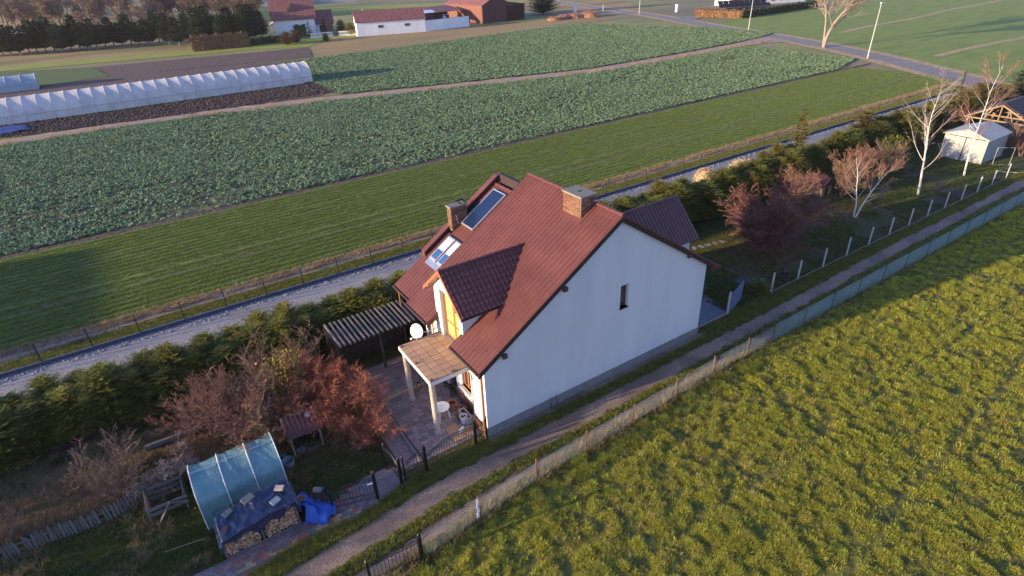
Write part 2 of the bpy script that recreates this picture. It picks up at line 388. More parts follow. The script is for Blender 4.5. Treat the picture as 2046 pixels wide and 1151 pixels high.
strip('verge_south', xs_n, lambda x: fence_y(x)-.35, lambda x: min(-2.85, fence_y(x)+.55)+dy(x)*.3, M['vergem'], .01, 4, amp=.05, seed=1, edge=.05)
strip('lane_ground', xs_n, lambda x: fence_y(x)+.2, lambda x: .35+dy(x)*.6, M['vergem'], 0, 8, amp=.02, seed=2)
strip('wheel_track_south', xs_n, lambda x: np.interp(x, [-20, -5, 5, 20, 36, 60, 92], [-3.5, -3.5, -3.1, -2.75, -2.6, -2.5, -2.5])+dy(x), lambda x: np.interp(x, [-20, -5, 5, 20, 36, 92], [-2.75, -2.75, -2.45, -2.1, -2.0, -2.0])+dy(x), M['rut'], .016, 5, amp=.01, seed=3, edge=.07)
strip('wheel_track_north', xs_n, lambda x: np.interp(x, [-20, -5, 5, 20, 36, 92], [-2.0, -2.0, -1.95, -1.7, -1.35, -1.35])+dy(x), lambda x: np.interp(x, [-20, -5, 5, 20, 36, 92], [-.95, -.95, -.95, -.85, -.5, -.5])+dy(x), M['rut'], .02, 5, amp=.01, seed=4, edge=.09)
strip('gravel_by_wall', list(np.arange(-.1, 15.2, .3)), lambda x: -.48, lambda x: -.004, M['rut'], .028, 2, amp=.01, seed=5, edge=.05)
# garden
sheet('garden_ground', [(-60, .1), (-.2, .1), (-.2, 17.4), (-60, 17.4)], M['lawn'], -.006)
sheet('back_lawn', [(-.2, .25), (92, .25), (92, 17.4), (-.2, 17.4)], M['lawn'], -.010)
sheet('soil_under_hedge', [(-60, 10.6), (92, 10.6), (92, 15.6), (-60, 15.6)], M['soil'], .004)
sheet('yard', [(14.2, .5), (17.6, .5), (18.6, 4.3), (14.2, 5)], M['yard'], .012)
# drive, kerb, strips beyond the hedge
xsl = list(np.arange(-60, 92, .8))
strip('gravel_drive', xsl, lambda x: 13.8, lambda x: 20.02, M['gravel'], .012, 10, amp=.006, seed=6, edge=.02)
strip('grass_strip', xsl, lambda x: 20.1, lambda x: 21.75, M['vergem'], .02, 3, amp=.03, seed=7)
strip('earth_strip', xsl, lambda x: 21.6, lambda x: 23.2, M['dirttrack'], .026, 3, amp=.04, seed=8, edge=.12)
xsf = list(np.arange(-70, 100, 1.2))
strip('wheat_field', xsf, lambda x: 23.05, lambda x: 39.75 if x < 90 else 39.75+(x-90)*.25, M['wheat'], .032, 4, seed=9, edge=.1)
tr = lambda x: float(np.interp(x, [-80, -25, -6, 15, 39, 67, 95, 114, 122], [88, 85.3, 85.6, 82.4, 76.1, 69.8, 70.5, 71.8, 72.5]))
strip('rape_field', list(np.arange(-80, 108, 1.5)), lambda x: 39.9+max(0, (x-95)*.3), lambda x: tr(x)-1.8, M['rape_ground'], .036, 4, seed=10, edge=.3)
strip('field_furrow', list(np.arange(-70, 105, .7)), lambda x: 39.55, lambda x: 40.15, M['soil'], .05, 2, amp=.05, seed=11, edge=.1)
strip('track_bank', list(np.arange(-80, 118, .8)), lambda x: tr(x)-2.6, lambda x: tr(x)+1.9, M['dry'], .040, 4, amp=.02, seed=12, edge=.2)
strip('dirt_track', list(np.arange(-80, 121, .8)), lambda x: tr(x)-1.2, lambda x: tr(x)+1.1, M['dirttrack'], .062, 4, amp=.02, seed=13, edge=.1)
strip('rape_field_north', list(np.arange(19, 132, 1.5)), lambda x: tr(x)+1.7, lambda x: float(np.interp(x, [19, 22.5, 32, 70, 100, 115, 132], [86.5, 126, 128, 131, 134, 133, 92])), M['rape_ground'], .034, 4, seed=14, edge=.4)
sheet('soil_bed', [(-23.5, 88.2), (19.5, 84.6), (22.8, 95.0), (-21, 97.6), (-29, 97.6)], M['soil'], .038)
sheet('soil_bed_north', [(-60, 106.5), (24, 106.5), (30.5, 129), (-9.0, 139), (-60, 121)], M['soil'], .038)
sheet('dark_soil_field', [(-9.1, 138.6), (31.5, 131.0), (36.5, 150), (-12.2, 157)], M['soil'], .042)
sheet('short_grass_patch', [(-60, 122), (-9.6, 139.2), (-12.4, 157), (-33, 169), (-60, 171)], M['lawnfar'], .036)
sheet('stubble_field', [(32.4, 127), (134, 136), (139, 151.5), (45, 163), (36, 149)], M['stubble'], .030)
sheet('grass_band', [(-60, 174), (24, 158), (36.5, 150.4), (45, 163.2), (139, 151.8), (140, 153.5), (95, 158.2), (44, 169), (24, 170.5), (-60, 183)], M['grassband'], .044)
sheet('far_rape_strip', [(-20, 212), (60, 196), (64, 224), (-10, 240)], M['rape_ground'], .0)
sheet('far_grass_strip', [(52, 262), (160, 214), (170, 236), (50, 322)], M['grassband'], .004)
sheet('orchard_ground', [(-200, 184), (28, 172), (40, 300), (-200, 620)], M['stubble'], -.004)
sheet('far_earth', [(128, 168), (158, 150), (185, 190), (150, 240)], M['stubble'], .006)
# road and what lies across it
ROAD = [(196, 330), (160.0, 192), (145.5, 135), (133.8, 101.5), (123.6, 68.5), (114.6, 46.8), (103.4, 27), (94, 12), (82, -10), (70, -30)]
def ribbon(name, path, wd, m, z, off=0):
    b = MB(); P = [Vector((*p, 0)) for p in path]; L_ = []
    for i, p in enumerate(P):
        t = (P[min(i+1, len(P)-1)]-P[max(i-1, 0)]).normalized(); nrm = Vector((-t.y, t.x, 0)); L_.append((p+nrm*(off+wd/2), p+nrm*(off-wd/2)))
    for i in range(len(P)-1):
        a, b_ = L_[i]; c, d = L_[i+1]
        b.quad((a.x, a.y, z), (c.x, c.y, z), (d.x, d.y, z), (b_.x, b_.y, z))
    return tag(b.build(name, m), kind='structure')
def smooth_path(p, n=6):
    out = []
    for i in range(len(p)-1):
        p0 = np.array(p[max(i-1, 0)]); p1 = np.array(p[i]); p2 = np.array(p[i+1]); p3 = np.array(p[min(i+2, len(p)-1)])
        for k in range(n):
            t = k/n; out.append(tuple(.5*((2*p1)+(-p0+p2)*t+(2*p0-5*p1+4*p2-p3)*t*t+(-p0+3*p1-3*p2+p3)*t**3)))
    out.append(tuple(p[-1])); return out
RP = smooth_path(ROAD)
sheet('green_field_east', [(103, 20), (115.5, 43), (125.5, 66), (135.5, 100), (151, 106), (193, 107), (420, 90), (420, -60), (95, -60), (87, -8)], M['wheat_far'], .010)
ribbon('road_verge', RP, 8.5, M['dry'], .046)
ribbon('road', RP, 4.4, M['asphalt'], .062)
sheet('track_mouth', [(113, 70.6), (119, 66), (121.6, 67.5), (125.3, 80.5), (121.5, 77.5), (113, 73.4)], M['dirttrack'], .070)
sheet('side_road', [(147.5, 140), (128, 165), (132, 171), (147.5, 148)], M['asphalt'], .054)
sheet('driveway_mouth', [(139.5, 118.5), (149, 123.5), (151.5, 117.5), (137.5, 111)], M['asphalt'], .050)
for i, (a, b_) in enumerate((((120.5, 35.7), (300, 31)), ((140.5, 66.5), (310, 78)))):
    ribbon('dry_field_ridge', [(a[0]+(b_[0]-a[0])*t/20, a[1]+(b_[1]-a[1])*t/20+.5*math.sin(t)) for t in range(21)], 1.6, M['dry'], .030)

# kerb
b = MB(); b.box(-60, 92, 20.02, 20.12, 0, .26); tag(b.build('kerb', M['kerb']), kind='structure')

# ------------------------------------------------------------------ the white house
SL = (9.27-3.98)/(7.64+.33); TH = math.atan(SL)
H = empty('white_house', (0, 0, 0), 0, 'white rendered house with steep brown-red metal roof and brown dormer', 'house')

def metal_slope(name, O, U, V, W_, L_, parent, keep=None, wave=.19, step=.34, m=None, amp=.022, lip=.018, label=None):
    """profiled sheet-metal roofing: ribs run along V, a small step closes every course. O origin at the eave, U along it, V up the slope"""
    O = Vector(O); U = Vector(U).normalized(); V = Vector(V).normalized(); N = U.cross(V)
    if N.z < 0: N = -N
    nu = max(4, int(round(W_/wave))*6); nc = max(1, int(round(L_/step))); st = L_/nc
    prof = [0, .15, .8, 1, .8, .15]
    B = MB(); rows = []
    for c in range(nc):
        rows += [(c*st, lip), ((c+1)*st, 0)]
    if c == nc-1: pass
    k = nu+1
    for (t, h) in rows:
        for i in range(k):
            p = O+U*(W_*i/nu)+V*t+N*(h+amp*prof[i % 6]); B.v.append(tuple(p))
    for r_ in range(len(rows)-1):
        for i in range(nu):
            if keep:
                q = (Vector(B.v[r_*k+i])+Vector(B.v[(r_+1)*k+i+1]))/2
                if not keep(q): continue
            B.f.append((r_*k+i, r_*k+i+1, (r_+1)*k+i+1, (r_+1)*k+i))
    o = B.build(name, m or M['roof'], parent)
    if label: o['label'] = label
    return o
def zr(x, off=0): return 3.98+SL*(x+.33)+off          # main roof plane, street side
VUP = (math.cos(TH), 0, math.sin(TH)); LEN = (7.64+.33)/math.cos(TH)
dorm_in = lambda q: (2.45 < q.y < 4.87 and q.x < .32) or (q.x < 4.6 and 2.3 < q.y < 4.95 and q.z < 7.30-abs(q.y-3.58)*.86-.12 and q.x > .3)
chim_in = lambda q: (6.72 < q.x < 7.7 and 1.7 < q.y < 3.12)
metal_slope('front_roof_slope', (-.33, -.16, 3.98), (0, 1, 0), VUP, 7.40, LEN, H, lambda q: not (dorm_in(q) or chim_in(q)), .28, .35, amp=.042, lip=.02)
VDN = (-math.cos(TH), 0, math.sin(TH)); XR = 15.2; ZRE = 9.27-SL*(XR-7.64)
metal_slope('rear_roof_slope', (XR, -.16, ZRE), (0, 1, 0), VDN, 7.40, (XR-7.64)/math.cos(TH), H, lambda q: not chim_in(q))
# roof body under the sheets (boards and fascia)
b = MB(); dz = .05
def roof_body(b, y0, y1, off=0, x0=-.33, x1=7.64, xr=XR, th=.20):
    b.prism([(x0, y0, zr(x0, off)-dz), (x1, y0, zr(x1, off)-dz), (xr, y0, zr(x1, off)-SL*(xr-x1)-dz), (xr, y0, zr(x1, off)-SL*(xr-x1)-dz-th), (x1, y0, zr(x1, off)-dz-th*1.15), (x0, y0, zr(x0, off)-dz-th)], (0, y1-y0, 0))
b.prism([(-.33, -.14, 3.93), (7.64, -.14, 9.22), (XR, -.14, ZRE-.05), (XR, -.14, ZRE-.28), (7.64, -.14, 8.94), (-.33, -.14, 3.66)], (0, .17, 0))
b.build('verge_board', M['darktrim'], H)
b = MB(); b.prism([(-.31, .03, zr(-.31)-.05), (7.6, .03, zr(7.6)-.05), (7.6, .03, zr(7.6)-.2), (-.31, .03, zr(-.31)-.2)], (0, 2.40, 0))
b.prism([(.75, 2.5, zr(.75)-.05), (7.6, 2.5, zr(7.6)-.05), (7.6, 2.5, zr(7.6)-.2), (.75, 2.5, zr(.75)-.2)], (0, 2.3, 0))
b.prism([(-.31, 4.88, zr(-.31)-.05), (7.6, 4.88, zr(7.6)-.05), (7.6, 4.88, zr(7.6)-.2), (-.31, 4.88, zr(-.31)-.2)], (0, 2.34, 0))
b.prism([(7.68, .03, 9.2), (XR-.02, .03, ZRE-.05), (XR-.02, .03, ZRE-.2), (7.68, .03, 9.03)], (0, 7.19, 0))
b.build('roof_deck', M['darktrim'], H)
# verge flashing strip, ridge cap pieces
def ridge_caps(a, b_, parent, rad=.085, n=None, m=None):
    a = Vector(a); b_ = Vector(b_); L_ = (b_-a).length; n = n or max(2, int(L_/.45)); d = (b_-a)/n
    pr = []
    t = d.normalized(); s_ = t.cross(Vector((0, 0, 1))).normalized(); u_ = s_.cross(t)
    mb = MB(); k = 7
    for e, rr in ((0, rad*1.08), (d.length*1.04, rad*.94)):
        for q in range(k):
            an = PI*q/(k-1); mb.v.append((e, math.cos(an)*rr*1.25, math.sin(an)*rr-.02))
    mb.f = [(q, q+1, k+q+1, k+q) for q in range(k-1)]+[tuple(range(k-1, -1, -1))]
    me = mb.mesh('ridge_cap', m or M['roof'], smooth=False)
    rot = Matrix((t, -s_, u_)).transposed().to_euler()
    for i in range(n): inst('ridge_cap', me, parent, a+d*i, rot)
ridge_caps((7.64, -.17, 9.30), (7.64, 7.26, 9.30), H)
b = MB(); b.prism([(-.36, -.175, 3.99), (7.64, -.175, 9.30), (7.64, -.175, 9.20), (-.36, -.175, 3.90)], (0, .03, 0)); b.prism([(7.642, -.175, 9.30), (XR+.02, -.175, ZRE+.01), (XR+.02, -.175, ZRE-.09), (7.642, -.175, 9.20)], (0, .03, 0))
b.build('verge_flashing', M['trim'], H)
b = MB(); b.prism([(-.36, 7.25, zr(-.36)+.03), (7.62, 7.25, zr(7.62)+.03), (7.62, 7.25, zr(7.62)-.5), (-.36, 7.25, zr(-.36)-.16)], (0, .05, 0)); b.build('verge_flashing', M['trim'], H)
# purlin ends under the verge
for (x, z) in ((.95, 4.35), (4.3, 6.6), (12.5, 5.75), (14.6, 4.40)):
    b = MB(); b.box(x, x+.22, -.17, .02, z-.16, z+.04); b.build('purlin_end', M['trim'], H)
# walls
b = MB(); zt_ = lambda x: 8.98-(8.98-4.62)*(x-7.64)/(14.2-7.64)
b.prism([(0, 0, .55), (0, 0, 3.95), (7.64, 0, 8.98), (7.92, 0, zt_(7.92)), (7.92, 0, .55)], (0, .35, 0))
b.prism([(7.92, 0, .55), (7.92, 0, 4.14), (8.44, 0, 4.14), (8.44, 0, .55)], (0, .35, 0))
b.prism([(7.92, 0, 5.44), (7.92, 0, zt_(7.92)), (8.44, 0, zt_(8.44)), (8.44, 0, 5.44)], (0, .35, 0))
b.prism([(8.44, 0, .55), (8.44, 0, zt_(8.44)), (14.2, 0, 4.62), (14.2, 0, .55)], (0, .35, 0)); b.build('gable_wall', M['white'], H)
b = MB(); b.prism([(-.03, -.03, -.1), (14.23, -.03, -.1), (14.23, -.03, .56), (-.03, -.03, .56)], (0, .05, 0)); b.build('plinth', M['plinth'], H)
b = MB(); b.box(0, .30, .35, 1.28, .55, 4.0); b.box(.30, .40, .35, 1.28, -.1, 4.2); b.build('front_wall', M['white'], H)
b = MB()                                                         # recessed front wall, ground floor, around its window and door
b.box(.30, .55, 1.28, 1.95, .55, 3.20); b.box(.30, .55, 1.95, 2.85, .55, 1.15); b.box(.30, .55, 1.95, 2.85, 2.45, 3.2)
b.box(.30, .55, 2.85, 3.5, .1, 3.2); b.box(.30, .55, 3.5, 4.5, 2.15, 3.2); b.box(.30, .55, 4.5, 5.9, .1, 3.2)
b.box(.30, .55, 1.28, 2.27, 3.2, 4.25); b.box(.30, .55, 5.0, 5.9, 3.2, 4.25); b.build('front_wall', M['white'], H)
b = MB(); b.box(.55, 14.2, 7.0, 7.2, -.1, 4.4); b.prism([(.55, 7.0, 4.4), (7.64, 7.0, 8.95), (14.2, 7.0, 4.6), (14.2, 7.0, 4.4)], (0, .2, 0)); b.build('party_wall', M['white'], H)
b = MB(); b.box(13.9, 14.2, .35, 7.0, -.1, 4.6); b.build('rear_wall', M['white'], H)
# brick footing at the front
bm_ = MB(); bm_.box(0, .235, 0, .072, 0, .055); bme = bm_.mesh('brick', M['brick'])
b = MB(); b.box(-.02, .0, .0, 1.28, 0, .56); b.build('footing_mortar', M['mortar'], H)
for r_ in range(8):
    for i in range(5):
        inst('brick', bme, H, (-.052, .02+i*.25+(.12 if r_ % 2 else 0)*(i < 4), .01+r_*.068), (0, 0, PI/2), (1, .4, 1) if False else 1)
b = MB(); b.box(.24, .30, 1.28, 3.5, 0, .56); b.build('footing', M['brick'], H)
# gable window
def window(parent, x0, x1, z0, z1, y, fm, gm, split=None, depth=.14, name='window'):
    """window in a wall facing -y, frame at depth behind the face"""
    t = .06; f = MB(); f.box(x0, x0+t, y, y+.05, z0, z1); f.box(x1-t, x1, y, y+.05, z0, z1); f.box(x0+t, x1-t, y, y+.05, z0, z0+t); f.box(x0+t, x1-t, y, y+.05, z1-t, z1)
    o = f.build(name, fm, parent); g = MB(); g.box(x0+t, x1-t, y+.015, y+.03, z0+t, z1-t); g.build('pane', gm, o); return o
o = window(H, 7.92, 8.44, 4.14, 5.44, .18, M['trim'], M['darkglass'])
b = MB(); b.box(7.88, 8.48, -.06, .18, 4.10, 4.14); b.build('sill', M['trim'], o)
# windows and doors facing -x : y0..y1 x at face
def xwindow(parent, xf, y0, y1, z0, z1, fm, gm, mull=(), trans_=(), name='window', t=.07):
    f = MB(); f.box(xf, xf+.07, y0, y0+t, z0, z1); f.box(xf, xf+.07, y1-t, y1, z0, z1); f.box(xf, xf+.07, y0+t, y1-t, z0, z0+t); f.box(xf, xf+.07, y0+t, y1-t, z1-t, z1)
    for m_ in mull: f.box(xf-.003, xf+.067, m_-t*.8, m_+t*.8, z0+t, z1-t)
    for q in trans_: f.box(xf+.002, xf+.06, y0+t, y1-t, q-t/2, q+t/2)
    o = f.build(name, fm, parent)
    ys = [y0+t]+list(mull)+[y1-t]; zs = [z0+t]+list(trans_)+[z1-t]
    for i in range(len(ys)-1):
        for j in range(len(zs)-1):
            g = MB(); g.box(xf+.025, xf+.04, ys[i], ys[i+1], zs[j], zs[j+1]); g.build('pane', gm, o)
    return o
o = xwindow(H, .42, 1.97, 2.83, 1.17, 2.43, M['wood_orange'], M['darkglass'], (2.4,))
b = MB(); b.box(.12, .42, 1.92, 2.88, 1.10, 1.15); b.build('sill', M['white'], o)
o = xwindow(H, .44, 3.52, 4.48, .1, 2.13, M['wood_orange'], M['darkglass'], (), (1.1,), 'front_door')
# dormer
D_Y0, D_Y1, DZR, DC = 2.27, 5.0, 7.32, 3.58
DT = math.atan2(7.34-5.72, 3.58-1.68)
dn = H
b = MB()
b.prism([(.30, D_Y0, 3.2), (.30, 2.62, 3.2), (.30, 2.62, 6.42), (.30, D_Y0, 6.2)], (.30, 0, 0))
b.prism([(.30, 4.42, 3.2), (.30, D_Y1, 3.2), (.30, D_Y1, 6.10), (.30, 4.42, 6.55)], (.30, 0, 0))
b.prism([(.30, 2.62, 5.95), (.30, 4.42, 5.95), (.30, 4.42, 6.55), (.30, DC, 7.18), (.30, 2.62, 6.42)], (.30, 0, 0))
b.build('dormer_wall', M['white'], H)
b = MB(); b.prism([(.6, D_Y0, zr(.6)), (.6, D_Y0, 6.2), (3.2, D_Y0, 6.2)], (0, .2, 0)); b.build('dormer_cheek', M['white'], H); b = MB(); b.prism([(.6, D_Y1-.2, zr(.6)), (.6, D_Y1-.2, 6.1), (3.1, D_Y1-.2, 6.1)], (0, .2, 0)); b.build('dormer_cheek', M['white'], H)
o = xwindow(H, .52, 2.62, 4.42, 3.26, 5.95, M['wood_orange'], M['yellowglass'], (3.52,), (4.15,), 'balcony_door', .09)
b = MB(); b.box(.62, .64, 2.6, 4.44, 3.2, 5.97); b.build('curtain', M['yellowglass'], o)
vs = (0, math.cos(DT), math.sin(DT))
def dkeep(q): return q.z > zr(q.x)-.03
LD = (DC-1.68)/math.cos(DT)
metal_slope('dormer_roof_slope', (-.02, 1.68, DZR-(DC-1.68)*math.tan(DT)), (1, 0, 0), vs, 4.95, LD, H, dkeep, .235, .33, amp=.032, lip=.03)
vs2 = (0, -math.cos(DT), math.sin(DT))
metal_slope('dormer_roof_slope', (-.02, 5.48, DZR-(5.48-DC)*math.tan(DT)), (1, 0, 0), vs2, 4.95, LD, H, dkeep, .235, .33, amp=.032, lip=.03)
b = MB(); zz = DZR-(DC-1.68)*math.tan(DT)
for s_ in (1, -1):
    y0 = 1.70 if s_ > 0 else 5.46
    b.prism([(-.01, y0, zz-.03), (-.01, DC-.002*s_, DZR-.03), (-.01, DC-.002*s_, DZR-.16), (-.01, y0, zz-.14)], (4.3, 0, 0))
bo = b.build('dormer_soffit', M['terratrim'], H)
b = MB()
for s_ in (1, -1):
    y0 = 1.66 if s_ > 0 else 5.50
    b.prism([(-.05, y0, zz+.02), (-.05, DC-.001*s_, DZR+.06), (-.05, DC-.001*s_, DZR-.12), (-.05, y0, zz-.17)], (.035, 0, 0))
b.build('bargeboard', M['terratrim'], H)
ridge_caps((-.03, DC, DZR+.02), (4.75, DC, DZR+.02), H, .07, m=M['roof'])
for s_, y in ((1, 1.66), (-1, 5.42)):
    b = MB(); b.box(0, 2.3, y, y+.10, zz-.12, zz-.02); b.build('gutter', M['darktrim'], H)
b = MB(); b.box(-.02, .30, 5.05, 5.25, 5.85, 5.97); b.box(-.02, .30, 4.95, 5.03, 5.9, 6.1); b.build('purlin_end', M['wood_tan'], H)
b = MB(); b.box(-.03, .30, 2.25, 2.33, 5.75, 5.9); b.build('purlin_end', M['wood_tan'], H)
# cut edges of the roof either side of the balcony
for y in (2.44, 4.86):
    b = MB(); b.prism([(-.36, y-.02, 4.0), (.29, y-.02, zr(.29)+.03), (.29, y-.02, zr(.29)-.3), (-.36, y-.02, 3.68)], (0, .04, 0)); b.build('flashing', M['trim'], H)
# gutters and downpipes
for y0, y1 in ((-.12, 2.42), (4.88, 7.28)):
    b = MB(); b.tube([(-.40, y0, 3.93), (-.40, y1, 3.93)], .065, 8, True); b.build('gutter', M['darktrim'], H)
b = MB(); b.tube([(XR+.06, -.12, ZRE-.05), (XR+.06, 7.2, ZRE-.05)], .065, 8, True); b.build('gutter', M['trim'], H)
b = MB(); b.tube([(-.40, .22, 3.9), (-.06, .22, 3.6), (-.06, .22, .1)], .045, 8, True); b.build('downpipe', M['terratrim'], H)
b = MB(); b.tube([(-.40, 5.5, 3.9), (.22, 5.5, 3.5), (.22, 5.5, .1)], .04, 8, True); b.build('downpipe', M['terratrim'], H)
# roof of the neighbouring half, a little lower
OA = -.34
akeep = lambda q: not (3.55 < q.x < 4.65 and 9.0 < q.y < 9.5)
LA = (6.72-.0)/math.cos(TH)
metal_slope('lower_roof_slope', (.02, 7.31, zr(.02, OA)), (0, 1, 0), VUP, 2.38, LA, H, akeep, .28, .35, amp=.042, lip=.02)
b = MB(); b.prism([(.04, 7.32, zr(.04, OA)-.05), (6.72, 7.32, zr(6.72, OA)-.05), (6.72, 7.32, zr(6.72, OA)-.22), (.04, 7.32, zr(.04, OA)-.22)], (0, 2.36, 0)); b.build('roof_deck', M['darktrim'], H)
ridge_caps((6.74, 7.32, zr(6.72, OA)+.04), (6.74, 9.33, zr(6.72, OA)+.04), H)
b = MB(); b.prism([(1.9, 9.33, zr(1.9, OA)-.1), (7.2, 9.33, zr(7.2, OA)-.1), (7.2, 9.33, zr(7.0, OA)+.34), (6.9, 9.33, zr(6.9, OA)+.36), (1.9, 9.33, zr(1.9, OA)+.36)], (0, .38, 0)); b.build('parapet', M['roof'], H)
b = MB(); b.prism([(1.98, 9.322, zr(1.98, OA)+.03), (7.0, 9.322, zr(7.0, OA)+.03), (7.0, 9.322, zr(7.0, OA)+.28), (1.98, 9.322, zr(1.98, OA)+.28)], (0, .006, 0)); b.build('parapet_shade_sheet', M['darktrim'], H)  # thin dark sheet paints the shade on the parapet's inner face
b = MB(); b.box(7.02, 7.25, 7.27, 9.33, 7.6, zr(6.95, OA)+.40); b.build('rear_parapet', M['darktrim'], H)
b = MB(); b.box(1.5, 1.6, 5.9, 9.60, 0, 4.6); b.build('shade_toned_wall', M['trim'], H)  # toned dark brown to stand in for shade under the eave
b = MB(); b.box(1.6, 7.25, 7.32, 9.68, -.1, 4.0); b.prism([(1.62, 7.32, 4.0), (7.2, 7.32, 4.0), (7.2, 7.32, zr(6.6, OA)-.3), (6.6, 7.32, zr(6.6, OA)-.25)], (0, 2.36, 0)); b.build('side_wall', M['white'], H)
b = MB(); b.tube([(-.05, 7.4, zr(0, OA)-.06), (-.05, 9.7, zr(0, OA)-.06)], .06, 8, True); b.build('gutter', M['darktrim'], H)
b = MB(); b.tube([(-.05, 9.5, 3.8), (.14, 9.5, 3.4), (.14, 9.5, .1)], .04, 8, True); b.build('downpipe', M['terratrim'], H)
# chimneys
def chimney(x0, x1, y0, y1, zb, zt, label=None):
    """zb: height of the foot at x0, rising with the roof"""
    b = MB(); b.box(x0+.012, x1-.012, y0+.012, y1-.012, zb-.15, zt-.02); ch = b.build('chimney', M['mortar'], H)
    if label: ch['label'] = label
    bw, bh, jt = .24, .065, .012; n = int((zt-zb)/(bh+jt))
    meh = bpy.data.meshes.get('brick') or bme
    for side in range(2):
        L_ = (y1-y0) if side == 0 else (x1-x0); k = int(round(L_/(bw+jt))); wdt = L_/k
        for r_ in range(n):
            z = zt-.06-(r_+1)*(bh+jt)
            if side == 1 and z < zb-.1: break
            for i in range(k):
                o_ = (wdt/2 if r_ % 2 else 0)*(1 if i < k-1 else 0)
                if side == 0: inst('brick', bme, ch, (x0+.05, y0+i*wdt+o_, z), (0, 0, PI/2), ((wdt-jt)/.235, .9, bh/.055))
                else: inst('brick', bme, ch, (x0+i*wdt+o_, y0-.018, z), (0, 0, 0), ((wdt-jt)/.235, .9, bh/.055))
    b = MB(); b.box(x0-.06, x1+.06, y0-.06, y1+.06, zt-.06, zt+.03); b.build('chimney_cap', M['cap'], ch)
    return ch
ch1 = chimney(6.75, 7.62, 1.75, 3.08, 8.72, 9.76, 'wide chimney of pale orange brick on the ridge')
b = MB(); b.box(7.1, 7.3, 2.35, 2.5, 9.785, 9.80); b.build('flue_opening', M['blackplastic'], ch1)
ch2 = chimney(3.60, 4.62, 9.04, 9.46, 6.5, 7.76, 'narrow brick chimney on the lower roof edge')
b = MB(); b.tube([(4.3, 9.15, 7.8), (4.1, 9.25, 7.98), (4.5, 9.3, 7.98), (4.6, 9.2, 7.8)], .05, 6, True); b.build('cowl', M['blackplastic'], ch2)
b = MB()
b.prism([(6.50, 1.55, zr(6.5)+.035), (6.75, 1.55, zr(6.75)+.035), (6.75, 1.55, zr(6.75)+.05), (6.50, 1.55, zr(6.5)+.05)], (0, 1.72, 0))
b.prism([(6.752, 1.55, zr(6.752)+.035), (7.64, 1.55, zr(7.64)+.035), (7.64, 1.55, zr(7.64)+.05), (6.752, 1.55, zr(6.752)+.05)], (0, .19, 0))
b.box(6.74, 6.752, 1.72, 3.12, 8.6, 8.86); b.build('chimney_flashing', M['roof'], H)
# skylights and collector on the lower roof
N_A = Vector((-math.sin(TH), 0, math.cos(TH))); V_A = Vector(VUP)
def on_A(name, x0, x1, y0, y1, h0, h1, m, parent):
    """slab lying on the lower roof plane between heights h0,h1 above it"""
    P = []
    base = lambda x, y: Vector((x, y, zr(x, OA)))
    b = MB(); q = [base(x0, y0), base(x1, y0), base(x1, y1), base(x0, y1)]
    b.prism([p+N_A*h0 for p in q], N_A*(h1-h0)); return b.build(name, m, parent)
sk = None
for (y0, y1) in ((7.50, 8.08), (8.22, 8.92)):
    sk = on_A('skylight', 2.02, 3.38, y0, y1, .03, .13, M['alu'], H)
    on_A('pane', 2.12, 3.28, y0+.08, y1-.08, .13, .14, M['skyglass'], sk)
    on_A('blind', 2.62, 3.28, y0+.085, y1-.085, .142, .15, M['blind'], sk)
on_A('skylight_apron', 1.72, 2.02, 7.42, 9.0, .03, .06, M['steel'], H)
on_A('skylight_hood', 3.38, 3.46, 7.45, 8.97, .03, .12, M['blackplastic'], H)
so_ = on_A('solar_collector', 4.18, 6.42, 7.62, 8.86, .09, .20, M['alu'], H)
on_A('absorber', 4.24, 6.36, 7.68, 8.80, .20, .208, M['solar'], so_)
b = MB(); b.tube([(4.15, 9.0, zr(4.1, OA)+.1), (3.95, 9.0, zr(3.9, OA)+.35), (3.9, 8.98, zr(3.9, OA)+.8), (3.8, 8.98, zr(3.8, OA)+.9)], .03, 6); b.build('collector_pipe', M['steel'], H)
# porch slab with tiles and columns
PZ = 3.25
b = MB(); b.box(-1.96, .30, 1.46, 4.93, PZ-.24, PZ-.02); sb = b.build('balcony_slab', M['white'], H)
b = MB(); b.box(-1.95, .299, 1.47, 4.92, PZ-.02, PZ-.008); b.build('grout_bed', M['grout'], sb)
nx, ny = 5, 8; tw, tl = 2.24/nx, 3.44/ny
tm = MB().box(.012, tw-.012, .012, tl-.012, 0, .02).mesh('tile', M['tile'])
for i in range(nx):
    for j in range(ny): inst('tile', tm, sb, (-1.95+i*tw, 1.475+j*tl, PZ-.010))
for x, y in ((-1.85, 1.56), (-1.85, 3.1), (-1.85, 4.75), (-.75, 1.56), (-.9, 4.84)):
    b = MB(); b.box(x-.07, x+.07, y-.06, y+.06, PZ+.011, PZ+.05); b.tube([(x, y, PZ+.05), (x, y, PZ+.11)], .03, 6, True); b.build('railing_bracket', M['rust'], sb)
for x, y in ((-1.82, 1.66), (-1.80, 4.58)):
    b = MB(); b.lathe([(.17, 0), (.17, .1), (.135, .12), (.135, 2.9), (.15, 3.0)], (x, y, 0), 16); b.build('porch_column', M['column'], H, True)
b = MB(); b.box(-.15, .30, 2.95, 3.25, 2.3, 2.998); b.build('slab_bracket', M['white'], H)
